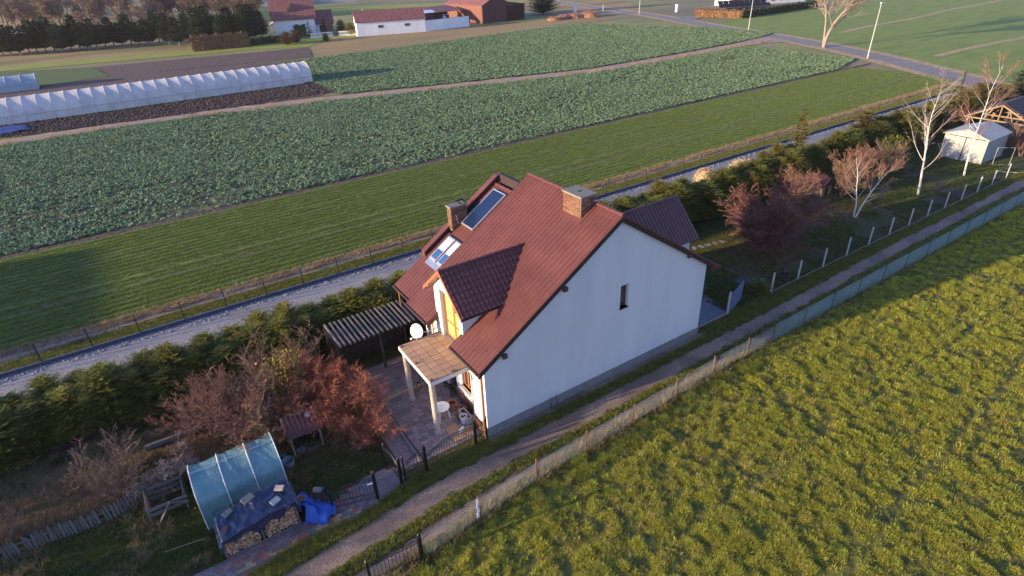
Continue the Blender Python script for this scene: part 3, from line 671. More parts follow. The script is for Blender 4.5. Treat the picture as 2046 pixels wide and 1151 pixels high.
# rear dormer wing
RD = 1.9
wy0, wy1, wc, wz, xe = -.2+1.1, 5.5, 3.2, 7.45, 14.95
sd_ = math.atan2(wz-4.6, wc-.2)
wl = 3.0
zw = lambda y: wz-abs(y-wc)*1.04
vs = (0, math.cos(math.atan(1.04)), math.sin(math.atan(1.04)))
zback = lambda x: 9.27-SL*(x-7.64)
metal_slope('rear_dormer_slope', (10.2, 1.3, zw(1.3)), (1, 0, 0), vs, xe-10.2, (wc-1.3)/vs[1], H, lambda q: q.z > zback(q.x)-.02, .235, .33, amp=.03, lip=.03)
metal_slope('rear_dormer_slope', (10.2, 5.1, zw(5.1)), (1, 0, 0), (0, -vs[1], vs[2]), xe-10.2, (wc-1.3)/vs[1], H, lambda q: q.z > zback(q.x)-.02, .235, .33, amp=.03, lip=.03)
ridge_caps((10.5, wc, wz+.02), (xe, wc, wz+.02), H, .07)
b = MB(); b.prism([(xe-.6, 1.6, 2.5), (xe-.6, 1.6, zw(1.6)-.1), (xe-.6, wc, wz-.1), (xe-.6, 4.8, zw(4.8)-.1), (xe-.6, 4.8, 2.5)], (.2, 0, 0)); b.box(12.5, xe-.602, 1.602, 1.8, 2.5, zw(1.6)-.12); b.build('rear_dormer_wall', M['white'], H)
for s_ in (1, -1):
    b = MB(); b.prism([(xe, wc+s_*.001, wz+.04), (xe, wc+s_*1.9, zw(1.3)+.02), (xe, wc+s_*1.9, zw(1.3)-.14), (xe, wc+s_*.001, wz-.13)], (.04, 0, 0)); b.build('bargeboard', M['trim'], H)

# satellite dish on the house corner
sdh = empty('satellite_dish', (-.75, 5.15, 3.2), 0, 'white round satellite dish beside the tiled balcony corner', 'satellite dish')
ctr = Vector((-.78, 5.15, 3.55)); nrm = Vector((-.80, -.55, .32)).normalized(); a_ = nrm.cross(Vector((0, 0, 1))).normalized(); b_ = a_.cross(nrm)
b = MB(); k = 20; rings = 5
for i in range(rings+1):
    rr = .39*i/rings
    for q in range(k):
        an = 2*PI*q/k; b.v.append(tuple(ctr+(a_*math.cos(an)*rr*.92+b_*math.sin(an)*rr)+nrm*(.55*rr*rr)))
b.f = [(i*k+q, i*k+(q+1) % k, (i+1)*k+(q+1) % k, (i+1)*k+q) for i in range(rings) for q in range(k)]
o = b.build('reflector', M['whiteplastic'], sdh, True); md = o.modifiers.new('thick', 'SOLIDIFY'); md.thickness = .012
b = MB(); p1 = ctr-b_*.36+nrm*.12; p2 = ctr-b_*.26+nrm*.5; b.tube([p1, p2], .018, 6, True); b.build('feed_arm', M['steel'], sdh)
b = MB(); b.tube([p2-nrm*.02, p2+nrm*.1], .045, 8, True); b.build('receiver', M['whiteplastic'], sdh)
b = MB(); b.tube([ctr-nrm*.02, ctr-nrm*.12, (-.4, 5.1, 3.35), (.28, 5.1, 3.35)], .025, 6, True); b.build('mount', M['steel'], sdh)

# ------------------------------------------------------------------ patio, lane pavings
def paved(name, rows, label=None):
    pass
patio = tag(MB().box(-4.2, .24, .35, 8.6, -.05, .0).build('patio', M['grout']), kind='structure')
rng = random.Random(3)
pv = [MB().box(0, .33, 0, .22, 0, .03).mesh('paver', M['paver']), MB().box(0, .22, 0, .22, 0, .03).mesh('paver', M['paver'])]
cnt = 0; y = .42
rest = MB()
while y < 8.4:
    x = -3.12
    while x < .18:
        wd = .345 if rng.random() < .65 else .235
        if x+wd > .24: break
        if cnt < 285 and not (y > 7 and x > -.2):
            inst('paver', pv[0] if wd > .3 else pv[1], patio, (x, y, .0+rng.random()*.006)); cnt += 1
        elif y > 0: rest.box(x, x+wd-.015, y, y+.22, 0, .03)
        x += wd
    y += .235
x0 = -4.15
for i in range(30):
    for j in range(3): rest.box(-4.12+j*.27, -4.12+j*.27+.255, .5+i*.235, .5+i*.235+.22, 0, .03)
o = rest.build('paver', M['paver'], patio, kind='stuff')
b = MB(); b.box(-3.34, -3.22, .4, 5.3, -.02, .12); tag(b.build('patio_edging', M['paver_grey']), kind='structure')
b = MB(); b.box(-3.2, .2, 5.25, 5.37, .03, .16); tag(b.build('patio_step', M['paver_yellow']), kind='structure')
b = MB(); b.box(-3.32, -3.0, .45, 5.2, .004, .008); 
slabm = [MB().box(0, .62, 0, .55, 0, .012).mesh('stone_slab', M['concrete'])]
for x, y in ((-1.45, .62), (-1.45, 1.2), (-.8, .62)): inst('slab', MB().box(0, .62, 0, .55, 0, .012).mesh('slab', M['tile']), patio, (x, y, .04))
# paved apron beside the wood store, coloured pavers
apron = tag(MB().poly([(-13.2, -1.35, .018), (-10.2, -.75, .018), (-8.6, -.55, .018), (-6.6, -.75, .018), (-4.4, -.25, .018), (-4.4, .9, .018), (-5.7, 1.1, .018), (-8, .25, .018), (-13.2, .2, .018)]).build('paved_apron', M['grout']), kind='structure')
apoly = [(-13.2, -1.35), (-10.2, -.75), (-8.6, -.55), (-6.6, -.75), (-4.4, -.25), (-4.4, .9), (-5.7, 1.1), (-8, .25), (-13.2, .2)]
me3 = {k: MB().box(-.115, .115, -.07, .07, 0, .028).mesh('paver', M['paver_'+k]) for k in ('red', 'yellow', 'grey')}
cnt = 0; rest = MB(); j = 0; yy = -1.3
while yy < 1.1:
    xx = -13.1+(.12 if j % 2 else 0)
    while xx < -4.4:
        if in_poly(np.array([xx]), np.array([yy]), apoly)[0]:
            rg = rng.random(); kk = ('yellow' if rg < .35 else 'red' if rg < .6 else 'grey') if yy < -.15 and xx < -6.6 else ('grey' if rg < .75 else 'red')
            if cnt < 295 and xx < -6: inst('paver', me3[kk], apron, (xx, yy, .018)); cnt += 1
            else: rest.box(xx-.115, xx+.115, yy-.07, yy+.07, .018, .046)
        xx += .245
    yy += .15; j += 1
rest.build('paver', M['paver_grey'], apron, kind='stuff')

# ------------------------------------------------------------------ wrought-iron fences and gates
def iron_post(parent, x, y, h, wd=.09, z=0):
    b = MB(); b.box(x-wd/2, x+wd/2, y-wd/2, y+wd/2, z, z+h); b.lathe([(wd*.7, 0), (wd*.7, .03), (.02, .06), (.05, .1), (.005, .15)], (x, y, z+h), 8); return b.build('post', M['iron'], parent)
def iron_panel(parent, p0, p1, zb0, zb1, h0, h1, arch=0., step=.125, lattice=False, name='railing_panel'):
    """vertical bars, two top rails, a bottom rail; arch bows the top (+up, -down)"""
    p0 = Vector((*p0, 0)); p1 = Vector((*p1, 0)); L_ = (p1-p0).length; n = max(3, int(L_/step))
    top = lambda t: h0+(h1-h0)*t+arch*math.sin(PI*t)
    bot = lambda t: zb0+(zb1-zb0)*t+(.25*arch*math.sin(PI*t))
    fr = MB()
    for k, dz_ in enumerate((0, -.12)):
        fr.tube([p0+(p1-p0)*(i/12)+Vector((0, 0, top(i/12)+dz_)) for i in range(13)], .022, 4, True)
    fr.tube([p0+(p1-p0)*(i/12)+Vector((0, 0, bot(i/12))) for i in range(13)], .02, 4, True)
    if lattice: fr.tube([p0+(p1-p0)*(i/12)+Vector((0, 0, bot(i/12)+.28)) for i in range(13)], .018, 4, True)
    o = fr.build(name, M['iron'], parent)
    for i in range(n+1):
        t = i/n; p = p0+(p1-p0)*t; a = p+Vector((0, 0, bot(t)+(.28 if lattice else 0))); c = p+Vector((0, 0, top(t)+.09))
        q = MB(); q.tube([a, c-Vector((0, 0, .05)), c], [.0095, .0095, .002], 4, True); q.build('bar', M['iron'], o)
    if lattice:
        q = MB(); m_ = max(3, int(L_/.16))
        for i in range(m_):
            for s_ in (0, 1):
                t0, t1 = (i/m_, (i+1)/m_) if s_ else ((i+1)/m_, i/m_)
                q.tube([p0+(p1-p0)*t0+Vector((0, 0, bot(t0))), p0+(p1-p0)*t1+Vector((0, 0, bot(t1)+.28))], .009, 4)
        q.build('lattice', M['iron'], o, kind='stuff')
    return o
f1 = empty('iron_fence', (-3.3, -.15, 0), 0, 'black wrought-iron arched fence in front of the paved patio up to the house corner', 'fence')
iron_post(f1, -3.3, -.15, 1.42, .12); iron_post(f1, -.72, -.05, 1.42, .12); iron_post(f1, -.1, .0, 1.25, .06)
iron_panel(f1, (-3.22, -.15), (-.8, -.06), .16, .16, .92, 1.12, .28)
iron_panel(f1, (-.64, -.05), (-.14, .0), .16, .16, 1.05, 1.15, .02)
f2 = empty('iron_gate', (-4.4, -.18, 0), 0, 'small black arched wrought-iron gate with a lattice foot', 'gate')
iron_post(f2, -4.52, -.2, 1.42, .12); iron_post(f2, -4.32, -.18, 1.40, .06)
iron_panel(f2, (-4.26, -.18), (-3.4, -.15), .14, .14, .95, 1.1, .22, lattice=True, name='gate_leaf')
f3 = empty('iron_fence', (-4.4, 1.3, 0), 0, 'black wrought-iron side fence beside the narrow paved walk', 'fence')
iron_post(f3, -4.62, 1.2, 1.2, .06)
iron_panel(f3, (-4.52, -.15), (-4.62, 1.15), .14, .14, 1.05, 1.05, .2)
iron_panel(f3, (-4.62, 1.25), (-4.35, 4.6), .12, .12, .85, .85, 0, .11)
f4 = empty('iron_gate', (-7.4, .1, 0), 0, 'long black wrought-iron gate with lattice foot standing open beside the wood store', 'gate')
iron_post(f4, -5.68, -.35, 1.5, .12); iron_post(f4, -7.42, .14, 1.1, .07)
iron_panel(f4, (-7.38, .13), (-5.76, -.33), .18, .14, 1.15, 1.3, .02, .14, True, 'gate_leaf')
b = MB(); b.box(-6.0, -5.78, -.42, -.40, 1.05, 1.12, rz=-.25); b.build('name_plate', M['whiteplastic'], f4)
f5 = empty('iron_gate', (-5.5, -4.15, 0), 0, 'black wrought-iron gate leaf across the lane at the field edge', 'gate')
iron_post(f5, -5.42, -4.1, 1.45, .13); iron_post(f5, -7.35, -3.75, 1.1, .07)
iron_panel(f5, (-7.3, -3.76), (-5.5, -4.08), .18, .2, .95, 1.25, 0, .135, False, 'gate_leaf')

# ------------------------------------------------------------------ fences of wire
def wire_mesh(parent, path, z0, h, pitch, rad, m, diamond=True, name='wire_netting', sag=0):
    b = MB()
    for (a, c) in zip(path[:-1], path[1:]):
        a = Vector((*a, z0)); c = Vector((*c, z0)); L_ = (c-a).length; n = max(1, int(L_/pitch)); d = (c-a).normalized()
        if diamond:
            for i in range(-int(h/pitch), n):
                for s_ in (1, -1):
                    s0 = i*pitch if s_ > 0 else i*pitch+h; s1 = s0+s_*h
                    t0, t1 = 0., 1.
                    lo_, hi_ = min(s0, s1), max(s0, s1)
                    if hi_ < 0 or lo_ > L_: continue
                    if s_ > 0:
                        if s0 < 0: t0 = -s0/h
                        if s1 > L_: t1 = (L_-s0)/h
                    else:
                        if s0 > L_: t0 = (s0-L_)/h
                        if s1 < 0: t1 = s0/h
                    if t1 <= t0: continue
                    p = a+d*(s0+s_*h*t0)+Vector((0, 0, h*t0)); q = a+d*(s0+s_*h*t1)+Vector((0, 0, h*t1))
                    b.tube([p, q], rad, 3)
        else:
            for i in range(n+1): b.tube([a+d*(i*pitch), a+d*(i*pitch)+Vector((0, 0, h))], rad, 3)
            for k in range(int(h/.2)+1): b.tube([a+Vector((0, 0, k*.2)), c+Vector((0, 0, k*.2))], rad*1.2, 3)
        b.tube([a+Vector((0, 0, h)), c+Vector((0, 0, h))], rad*1.6, 3)
    return b.build(name, m, parent, kind='stuff')
def yf(x): return fence_y(x)-.05
fa = empty('chain_link_fence', (-2.7, -3.8, 0), 0, 'sagging grey chain-link fence on rusty posts between the lane and the meadow', 'fence')
pxs = [-5.2, -2.7, .3, 3.1, 6.0, 9.1, 12.0, 14.8, 16.9]
wire_mesh(fa, [(x, yf(x)) for x in pxs], .08, 1.05, .10, .0036, M['wire'])
for i, x in enumerate(pxs[1:]):
    b = MB(); h_ = 1.35 if i < 3 else 1.25; b.tube([(x, yf(x), -.05), (x+.06*math.sin(i*3), yf(x)+.05*math.cos(i*5), h_)], .028, 6, True); b.build('post', M['rust'], fa)
fb = empty('green_mesh_fence', (17.5, -3, 0), 0, 'greenish mesh fence running beside the dark lane into the distance', 'fence')
pxs = [17.0]+[17.0+2.9*i for i in range(1, 27)]
wire_mesh(fb, [(x, yf(x)) for x in pxs[:12]], .06, 1.15, .075, .006, M['wire_green'])
wire_mesh(fb, [(x, yf(x)) for x in pxs[11:]], .06, 1.15, .16, .014, M['wire_green'])
for x in pxs:
    b = MB(); b.tube([(x, yf(x), 0), (x+.02, yf(x), 1.3)], .026, 6, True); b.build('post', M['rust'] if x < 22 else M['greenpost'], fb)
b = MB(); c0 = Vector((-2.78, yf(-2.7)-.06, 0)); P_ = [c0+Vector((.02*math.sin(i*1.7), .03*math.cos(i*2.1), 1.28-i*.14)) for i in range(8)]
for i in range(7): b.quad(P_[i]+Vector((-.05, 0, 0)), P_[i]+Vector((.06, .03, 0)), P_[i+1]+Vector((.04, .02, 0)), P_[i+1]+Vector((-.06, 0, 0)))
o = b.build('plastic_strip', M['whiteplastic']); tag(o, 'white plastic strip hanging on a rusty post of the chain-link fence', 'plastic strip'); md = o.modifiers.new('thick', 'SOLIDIFY'); md.thickness = .012
fc = empty('concrete_post_fence', (21.7, .45, 0), 0, 'row of pale concrete posts with thin wire along the garden and lane', 'fence')
pcm = MB().box(-.04, .04, -.04, .04, 0, 1.48).mesh('post', M['concrete'])
xc = [21.7+i*2.86 for i in range(13)]
for x in xc: inst('post', pcm, fc, (x-21.7, 0, 0), (0, R(rng.uniform(-1.5, 1.5)), 0))
b = MB(); b.box(21.7, xc[-1], .42, .48, 0, .10); b.build('footing_plate', M['plinth'], fc)
wire_mesh(fc, [(xc[0], .52), (xc[-1], .52)], .15, 1.2, .16, .0016, M['greenpost'])
fd = empty('panel_fence', (-18.2, 20.07, 0), 0, 'thin dark wire panel fence on slim posts standing along the blue-grey kerb', 'fence')
pm = MB().box(-.03, .03, -.03, .03, .2, 1.52).mesh('post', M['greenpost'])
for i in range(44): inst('post', pm, fd, (-25.5+18.2+i*2.52, 0, 0))
b = MB()
for k in range(6): b.tube([(-28, 20.10, .35+k*.22), (84, 20.10, .35+k*.22)], .0035, 3)
for i in range(448): b.tube([(-28+i*.25, 20.10, .3), (-28+i*.25, 20.10, 1.45)], .0022, 3)
b.build('wire_panel', M['greenpost'], fd, kind='stuff')
b = MB(); b.box(-.14, .14, -.14, .14, 0, 3.0); o = b.local('gate_post', M['iron']); o.location = (89.6, 18.9, 0); tag(o, 'tall dark gate post where the gravel drive meets the road', 'gate post')

# rear gate and its post behind the house
g = empty('slatted_gate', (17.5, .4, 0), 0, 'dark blue horizontal-slat garden gate standing half open behind the house', 'gate')
b = MB(); b.box(17.32, 17.42, .35, .45, 0, 1.6); b.build('post', M['concrete'], g)
ga, gb = Vector((17.5, .36, 0)), Vector((19.4, 1.0, 0))
for i in range(10):
    b = MB(); b.tube([ga+Vector((0, 0, .2+i*.135)), gb+Vector((0, 0, .2+i*.135))], .045, 4, True); b.build('slat', M['kerb'], g)
b = MB(); b.tube([ga+Vector((0, 0, .1)), ga+Vector((0, 0, 1.5))], .03, 4, True); b.tube([gb+Vector((0, 0, .1)), gb+Vector((0, 0, 1.5))], .03, 4, True); b.build('frame', M['kerb'], g)
b = MB(); b.box(14.3, 17.3, .40, .46, 0, .1); tag(b.build('yard_edging', M['concrete']), kind='structure')

# ------------------------------------------------------------------ pergola
pg = empty('pergola', (-1.8, 9, 0), 0, 'low weathered pergola of many parallel grey rafters beside the house', 'pergola')
rm = MB().prism([(-.045, -1.28, 2.42), (.045, -1.28, 2.42), (.045, 1.28, 2.42), (-.045, 1.28, 2.42)], (0, 0, .12)).mesh('rafter', M['wood_grey'])
for i in range(18): inst('rafter', rm, pg, (-4.05+1.8+i*.262+.0, -.05+.0+.0*i, rng.uniform(-.02, .02)), (0, 0, R(rng.uniform(-1, 1))))
b = MB(); b.box(-4.2, .5, 7.95, 8.05, 2.28, 2.42); b.build('beam', M['wood_dark'], pg); b = MB(); b.box(-4.2, .5, 10.0, 10.1, 2.28, 2.42); b.build('beam', M['wood_dark'], pg)
for x in (-4.1, -1.8, .35):
    for y in (8.0, 10.05):
        b = MB(); b.box(x-.06, x+.06, y-.06, y+.06, 0, 2.28); b.build('post', M['wood_dark'], pg)
b = MB(); b.box(-4.15, .45, 7.85, 10.2, 2.2, 2.26); b.build('shade_sheet', M['blackplastic'], pg)  # black sheet standing in for the deep shade between the rafters
b = MB(); b.box(-4.1, .2, 9.9, 9.95, 0, 2.2); b.build('back_panel', M['wood_dark'], pg)  # dark panel added so the space under the rafters reads as shade

# ------------------------------------------------------------------ things on the patio
t = empty('plastic_table', (-1.15, 2.45, 0), 0, 'pale translucent plastic garden table behind the front porch column', 'table')
b = MB(); b.lathe([(.02, .70), (.36, .70), (.40, .72), (.40, .74), (.36, .745), (.02, .74)], (-1.15, 2.45, 0), 20); b.build('table_top', M['straw'] if False else M['whiteplastic'], t)
for dx in (-.24, .24):
    for dy_ in (-.24, .24):
        b = MB(); b.tube([(-1.15+dx*.8, 2.45+dy_*.8, .70), (-1.15+dx*1.2, 2.45+dy_*1.2, .04)], .025, 6, True); b.build('leg', M['whiteplastic'], t)
def pot(x, y, r_, h, m, label, soil=True):
    e = empty('flower_pot', (x, y, .03), 0, label, 'flower pot')
    b = MB(); b.lathe([(r_*.7, 0), (r_, h*.85), (r_*1.1, h*.85), (r_*1.1, h), (r_*.95, h), (r_*.9, h*.88)], (x, y, .03), 16); b.build('pot', m, e)
    if soil: b = MB(); b.lathe([(r_*.88, h*.8), (r_*.88, h*.885)], (x, y, .03), 14); b.build('soil', M['soil_pot'], e)
    return e
pot(-.42, 2.75, .20, .40, M['terracotta'], 'round terracotta flower pot on a grey stand under the porch')
pot(-.45, 1.55, .17, .42, M['whiteplastic'], 'white bucket-like pot with dark soil beside the stone planter')
pot(-.12, 2.25, .15, .3, M['terracotta'], 'small terracotta pot beside the brick footing')
tr_ = empty('stone_planter', (-.3, 1.9, .03), 0, 'long pale stone trough planter against the front wall', 'planter')
b = MB(); b.box(-.45, -.12, 1.25, 2.1, .03, .10); b.box(-.45, -.40, 1.25, 2.1, .10, .42); b.box(-.17, -.12, 1.25, 2.1, .10, .42); b.box(-.40, -.17, 1.25, 1.30, .10, .42); b.box(-.40, -.17, 2.05, 2.1, .10, .42); b.build('trough', M['concrete'], tr_)
b = MB(); b.box(-.39, -.18, 1.31, 2.04, .12, .37); b.build('soil', M['soil_pot'], tr_)
b = MB()
for i in range(7):
    a = i*.9; b.box(-1.72+.16*math.cos(a)-.07, -1.72+.16*math.cos(a)+.07, 1.56+.14*math.sin(a)-.05, 1.56+.14*math.sin(a)+.05, .03, .11+.03*(i % 2), rz=a)
tag(b.build('edging_stones', M['gravelpiece']), 'rough stones set round the foot of the front porch column', 'stones')
b = MB(); b.box(-1.05, -.75, .95, 1.0, .045, .33, rz=.4); tag(b.build('paper_sack', M['whiteplastic']), 'white and red paper sack leaning beside the white pot', 'sack')
bk = empty('bicycle', (-.1, 5.0, 0), 0, 'dark bicycle leaning against the wall under the balcony', 'bicycle')
for x in (-.35, -1.35):
    b = MB(); b.tube([(x+.3*math.cos(2*PI*i/20), 4.98, .36+.3*math.sin(2*PI*i/20)) for i in range(21)], .02, 6); b.build('wheel', M['blackplastic'], bk)
b = MB(); b.tube([(-.35, 4.98, .36), (-.6, 4.98, .8), (-1.1, 4.98, .78), (-1.35, 4.98, .36)], .018, 6); b.tube([(-.6, 4.98, .8), (-.85, 4.98, .36), (-1.1, 4.98, .78)], .018, 6); b.tube([(-1.1, 4.98, .78), (-1.08, 4.98, .98), (-1.08, 5.2, .98), (-1.08, 4.78, .98)], .015, 6); b.build('bicycle_frame', M['blackplastic'], bk)
b = MB(); b.box(-.68, -.48, 4.93, 5.03, .84, .89); b.build('saddle', M['blackplastic'], bk)

# ------------------------------------------------------------------ wood store with tarpaulins
ws = empty('wood_store', (-10.1, .7, 0), 0, 'open-fronted firewood store stacked with split logs in two bays', 'wood store')
WX0, WX1, WY0, WY1 = -11.5, -8.75, .32, 1.25
WTOP = lambda x: 1.0+.32*min(1, max(0, (x-WX0)/1.7))
for x in (WX0, -10.12, WX1):
    for y in (WY0, WY1-.05):
        b = MB(); b.box(x-.04, x+.04, y-.05, y+.03, 0, WTOP(x)+(.1 if y > 1 else 0)); b.build('post', M['wood_grey'], ws)
b = MB(); b.box(WX0, WX1, WY0-.06, WY0-.02, .04, .12); b.build('bottom_rail', M['wood_grey'], ws)
b = MB(); b.box(WX0+.02, WX1-.02, WY0+.30, WY1-.1, .06, 1.0); b.build('log_stack_core', M['wood_dark'], ws)
lm = []
for k in range(5):
    rg = random.Random(k+40); n_ = 6 if k % 2 else 5; pts = []
    for q in range(n_):
        an = 2*PI*q/n_+rg.uniform(-.25, .25); r_ = rg.uniform(.045, .075); pts.append((r_*1.25*math.cos(an), 0, r_*math.sin(an)))
    lm.append(MB().prism(pts, (0, .35, 0)).mesh('log', M['log_end']))
cnt = 0; z = .17; row = 0
while z < 1.38:
    x = WX0+.12+(.06 if row % 2 else 0)
    while x < WX1-.08:
        if z < WTOP(x)-.06 and abs(x+10.12) > .08 and cnt < 295:
            inst('log', lm[rng.randrange(5)], ws, (x+10.1+rng.uniform(-.015, .015), WY0-.7-.02+rng.uniform(-.05, .04), z+rng.uniform(-.012, .012)), (0, rng.uniform(0, 6.28), 0), rng.uniform(.85, 1.2)); cnt += 1
        x += .132
    z += .108; row += 1

def cloth(name, fn, nu, nv, m, label, cat, thick=.012):
    b = MB(); b.v = [tuple(fn(i/nu, j/nv)) for i in range(nu+1) for j in range(nv+1)]
    b.f = [(i*(nv+1)+j, (i+1)*(nv+1)+j, (i+1)*(nv+1)+j+1, i*(nv+1)+j+1) for i in range(nu) for j in range(nv)]
    o = b.build(name, m, smooth=True); md = o.modifiers.new('thick', 'SOLIDIFY'); md.thickness = thick; md.offset = 1
    return tag(o, label, cat)
def crk(x, y, s=1.): return (hsh(np.float64(x), np.float64(y), 3*s, 3)-.5)*.11+(hsh(np.float64(x+y), np.float64(y-x), 7*s, 4)-.5)*.05
def tarp_a(u, v):
    x = WX0-.12+u*(WX1-WX0+.30); top = WTOP(x)+.06
    # v 0 front hem .. 1 back hem
    hem = .34-.12*math.sin(u*9)-.10*math.sin(u*23)
    if u > .45: hem += .05
    hem = max(.12, hem)
    fy_ = WY0-.10
    if v < .3:
        k = v/.3; z = top-hem*(1-k); y = fy_-.03*(1-k)
    elif v < .75:
        k = (v-.3)/.45; z = top+.28*k-.05*math.sin(PI*k)*1.2; y = fy_+k*(WY1-fy_+.05)
    else:
        k = (v-.75)/.25; z = top+.28-k*.55; y = WY1+.08+.05*k
    e = crk(x, y+z)
    if u < .03 or u > .97: z -= .25
    return (x+e*.3, y-e*.6 if v < .3 else y+e*.2, z+(e*1.0 if v > .25 else e*.3))
cloth('tarpaulin', tarp_a, 70, 34, M['tarp'], 'dark blue tarpaulin draped over the firewood store', 'tarpaulin')
def tarp_b(u, v):
    x = -8.62+u*1.15; y = .05+v*1.35-.25*u*(1-v); d = ((u-.5)**2+(v-.5)**2)
    z = .62-.35*u+.10*math.sin(u*9+v*5)-.55*max(0, (.16-v))/.16*(.7)*(1 if u < .75 else .4)-.5*max(0, v-.85)/.15
    e = crk(x*1.6, y*1.6, 1.3); wave = .22*math.sin(v*4+1)*(1-u)
    return (x+.18*math.sin(v*7)+e, y+.12*math.sin(u*8)+e-.15*(1-v), max(.08, z+e*1.3))
cloth('tarpaulin', tarp_b, 44, 44, M['tarp2'], 'crumpled bright blue tarpaulin heaped beside the wood store', 'tarpaulin')
pl = empty('plank_stack', (-7.9, .6, 0), 0, 'stack of dark old planks under the bright blue tarpaulin', 'plank stack')
for k in range(3):
    for i in range(5):
        b = MB(); b.box(-8.45+i*.2, -8.28+i*.2, .28+.03*k, 1.3, .05+k*.10, .12+k*.10); b.build('plank', M['wood_dark'], pl)
bm2 = MB().box(-.13, .13, -.07, .07, 0, .075)
for i, (x, y, dz_, rz, m_, lab, s_) in enumerate((
        (-11.28, .55, .1, 1.2, 'brick', 'orange brick weighing down the left end of the dark tarpaulin', 1),
        (-11.02, 1.12, .22, .5, 'cap', 'mossy pale block on the back edge of the dark tarpaulin, nearest its left end', 1.3),
        (-10.22, 1.18, .26, .4, 'cap', 'large greenish stone block in the middle of the dark tarpaulin', 1.75),
        (-9.05, .95, .22, -.6, 'column', 'yellowish square slab on the right half of the dark tarpaulin', 1.3),
        (-9.35, .5, .12, .4, 'concrete', 'white hollow block on the front right of the dark tarpaulin', 1.35),
        (-8.45, .82, .62-1.32, .35, 'rust', 'brown brick where the two blue tarpaulins meet', 1.3),
        (-7.72, 1.02, .48-1.32, -.6, 'paver', 'greyish brick lying on the bright blue tarpaulin', 1.3))):
    o = MB().box(-.13*s_, .13*s_, -.085*s_, .085*s_, 0, .08).local('weight_block', M[m_]); o.location = (x, y, WTOP(x)+dz_+.10); o.rotation_euler = (R(10) if i < 5 else 0, 0, rz); tag(o, lab, 'block')

# ------------------------------------------------------------------ small film greenhouse
gh = empty('greenhouse', (-10.2, 3.4, 0), 0, 'small turquoise film greenhouse with four hoops in the garden', 'greenhouse')
GX0, GX1, GY0, GY1 = -11.9, -8.62, 2.15, 4.75; GC = (GY0+GY1)/2
def hoop(t): # 0..1 from front foot to back foot
    if t < .25: return (GY0+.12*(t/.25), 1.15*t/.25)
    if t > .75: k = (1-t)/.25; return (GY1-.12*k, 1.15*k)
    a = PI*(t-.25)/.5; return (GC-(GC-GY0-.12)*math.cos(a), 1.15+.85*math.sin(a)**.9)
b = MB(); nu, nv = 40, 36
for i in range(nu+1):
    for j in range(nv+1):
        y, z = hoop(j/nv); x = GX0+(GX1-GX0)*i/nu; fr = abs(((i/nu*3) % 1)-.5)*2; sag = .05*(1-fr**3)
        e = (hsh(np.float64(x+z*.7), np.float64(z*1.5), 4, 6)-.5)*.05
        k = 1-(sag-e)/1.6; b.v.append((x, GC+(y-GC)*k, z*k))
b.f = [(i*(nv+1)+j, (i+1)*(nv+1)+j, (i+1)*(nv+1)+j+1, i*(nv+1)+j+1) for i in range(nu) for j in range(nv)]
o = b.build('film_cover', M['film'], gh, True)
for x in (GX0, GX1):
    b = MB(); b.poly([(x, *hoop(j/20)) for j in range(21)]); b.build('end_film', M['film'], gh)
for i in range(4):
    x = GX0+(GX1-GX0)*i/3; b = MB(); b.tube([(x, GC+(hoop(j/24)[0]-GC)*1.012, hoop(j/24)[1]*1.012) for j in range(25)], .02, 6); b.build('hoop', M['whiteplastic'], gh)
b = MB(); b.tube([(GX0, GC, 2.02), (GX1, GC, 2.02)], .02, 6); b.build('ridge_pole', M['steel'], gh)
for i in range(5):
    x = GX0+.35+i*.62; b = MB(); b.tube([(x, GY0-.01, .15), (x+.5, GY0-.01, .15), (x+.5, GY0+.05, .75), (x, GY0+.05, .75), (x, GY0-.01, .15)], .012, 4); b.build('vent_frame', M['wood_dark'], gh)
for x, y in ((-8.1, 3.5), (-7.95, 4.6)):
    pass
wb = empty('washing_tub', (-8.3, 3.75, 0), 0, 'round dark tub standing between the greenhouse and the kennel', 'tub')
b = MB(); b.lathe([(.2, 0), (.27, .35), (.25, .35), (.18, .05)], (-8.25, 3.75, 0), 16); b.build('tub', M['blueplastic'], wb)
b = MB(); b.lathe([(.08, 0), (.10, .12), (.03, .22), (.14, .24), (.14, .27)], (-8.35, 4.25, 0), 12); tag(b.build('watering_can', plain('green_plastic', (.02, .2, .13), .4)), 'green watering can next to the dark tub', 'watering can')

# kennel
kn = empty('kennel', (-7.2, 4.6, 0), 0, 'open wooden kennel with a corrugated dark red roof', 'kennel')
KX0, KX1, KY0, KY1 = -7.9, -6.55, 4.1, 5.2
b = MB(); b.box(KX0, KX0+.05, KY0, KY1, 0, 1.1); b.build('side_panel', M['wood_tan'], kn)
b = MB(); b.box(KX1-.05, KX1, KY0, KY1, 0, 1.1); b.build('side_panel', M['wood_dark'], kn)
b = MB(); b.box(KX0+.05, KX1-.05, KY1-.05, KY1, 0, 1.2); b.build('back_panel', M['wood_dark'], kn)
b = MB(); b.box(KX0, KX1, KY0, KY0+.06, 0, .1); b.build('sill_board', M['wood_tan'], kn)
for x in (KX0+.03, KX1-.03):
    b = MB(); b.box(x-.04, x+.04, KY0-.04, KY0, 0, 1.15); b.build('post', M['wood_tan'], kn)
metal_slope('corrugated_roof', (KX0-.1, KY0-.12, 1.14), (1, 0, 0), (0, .95, .25), 1.6, 1.35, kn, None, .2, 1.4, m=mat('dark_red_corrugated', [(.10, .04, .04), (.17, .07, .065)], 4, .8), amp=.045, lip=.0)
b = MB()
for i in range(9):
    a = i*.7; b.box(-7.55+.13*math.cos(a)-.07, -7.55+.13*math.cos(a)+.07, 4.35+.1*math.sin(a)-.03, 4.35+.1*math.sin(a)+.03, .04, .1+.05*(i % 3), rz=a)
tag(b.build('rag_heap', M['blueplastic']), 'crumpled pale rags lying inside the kennel', 'rags')
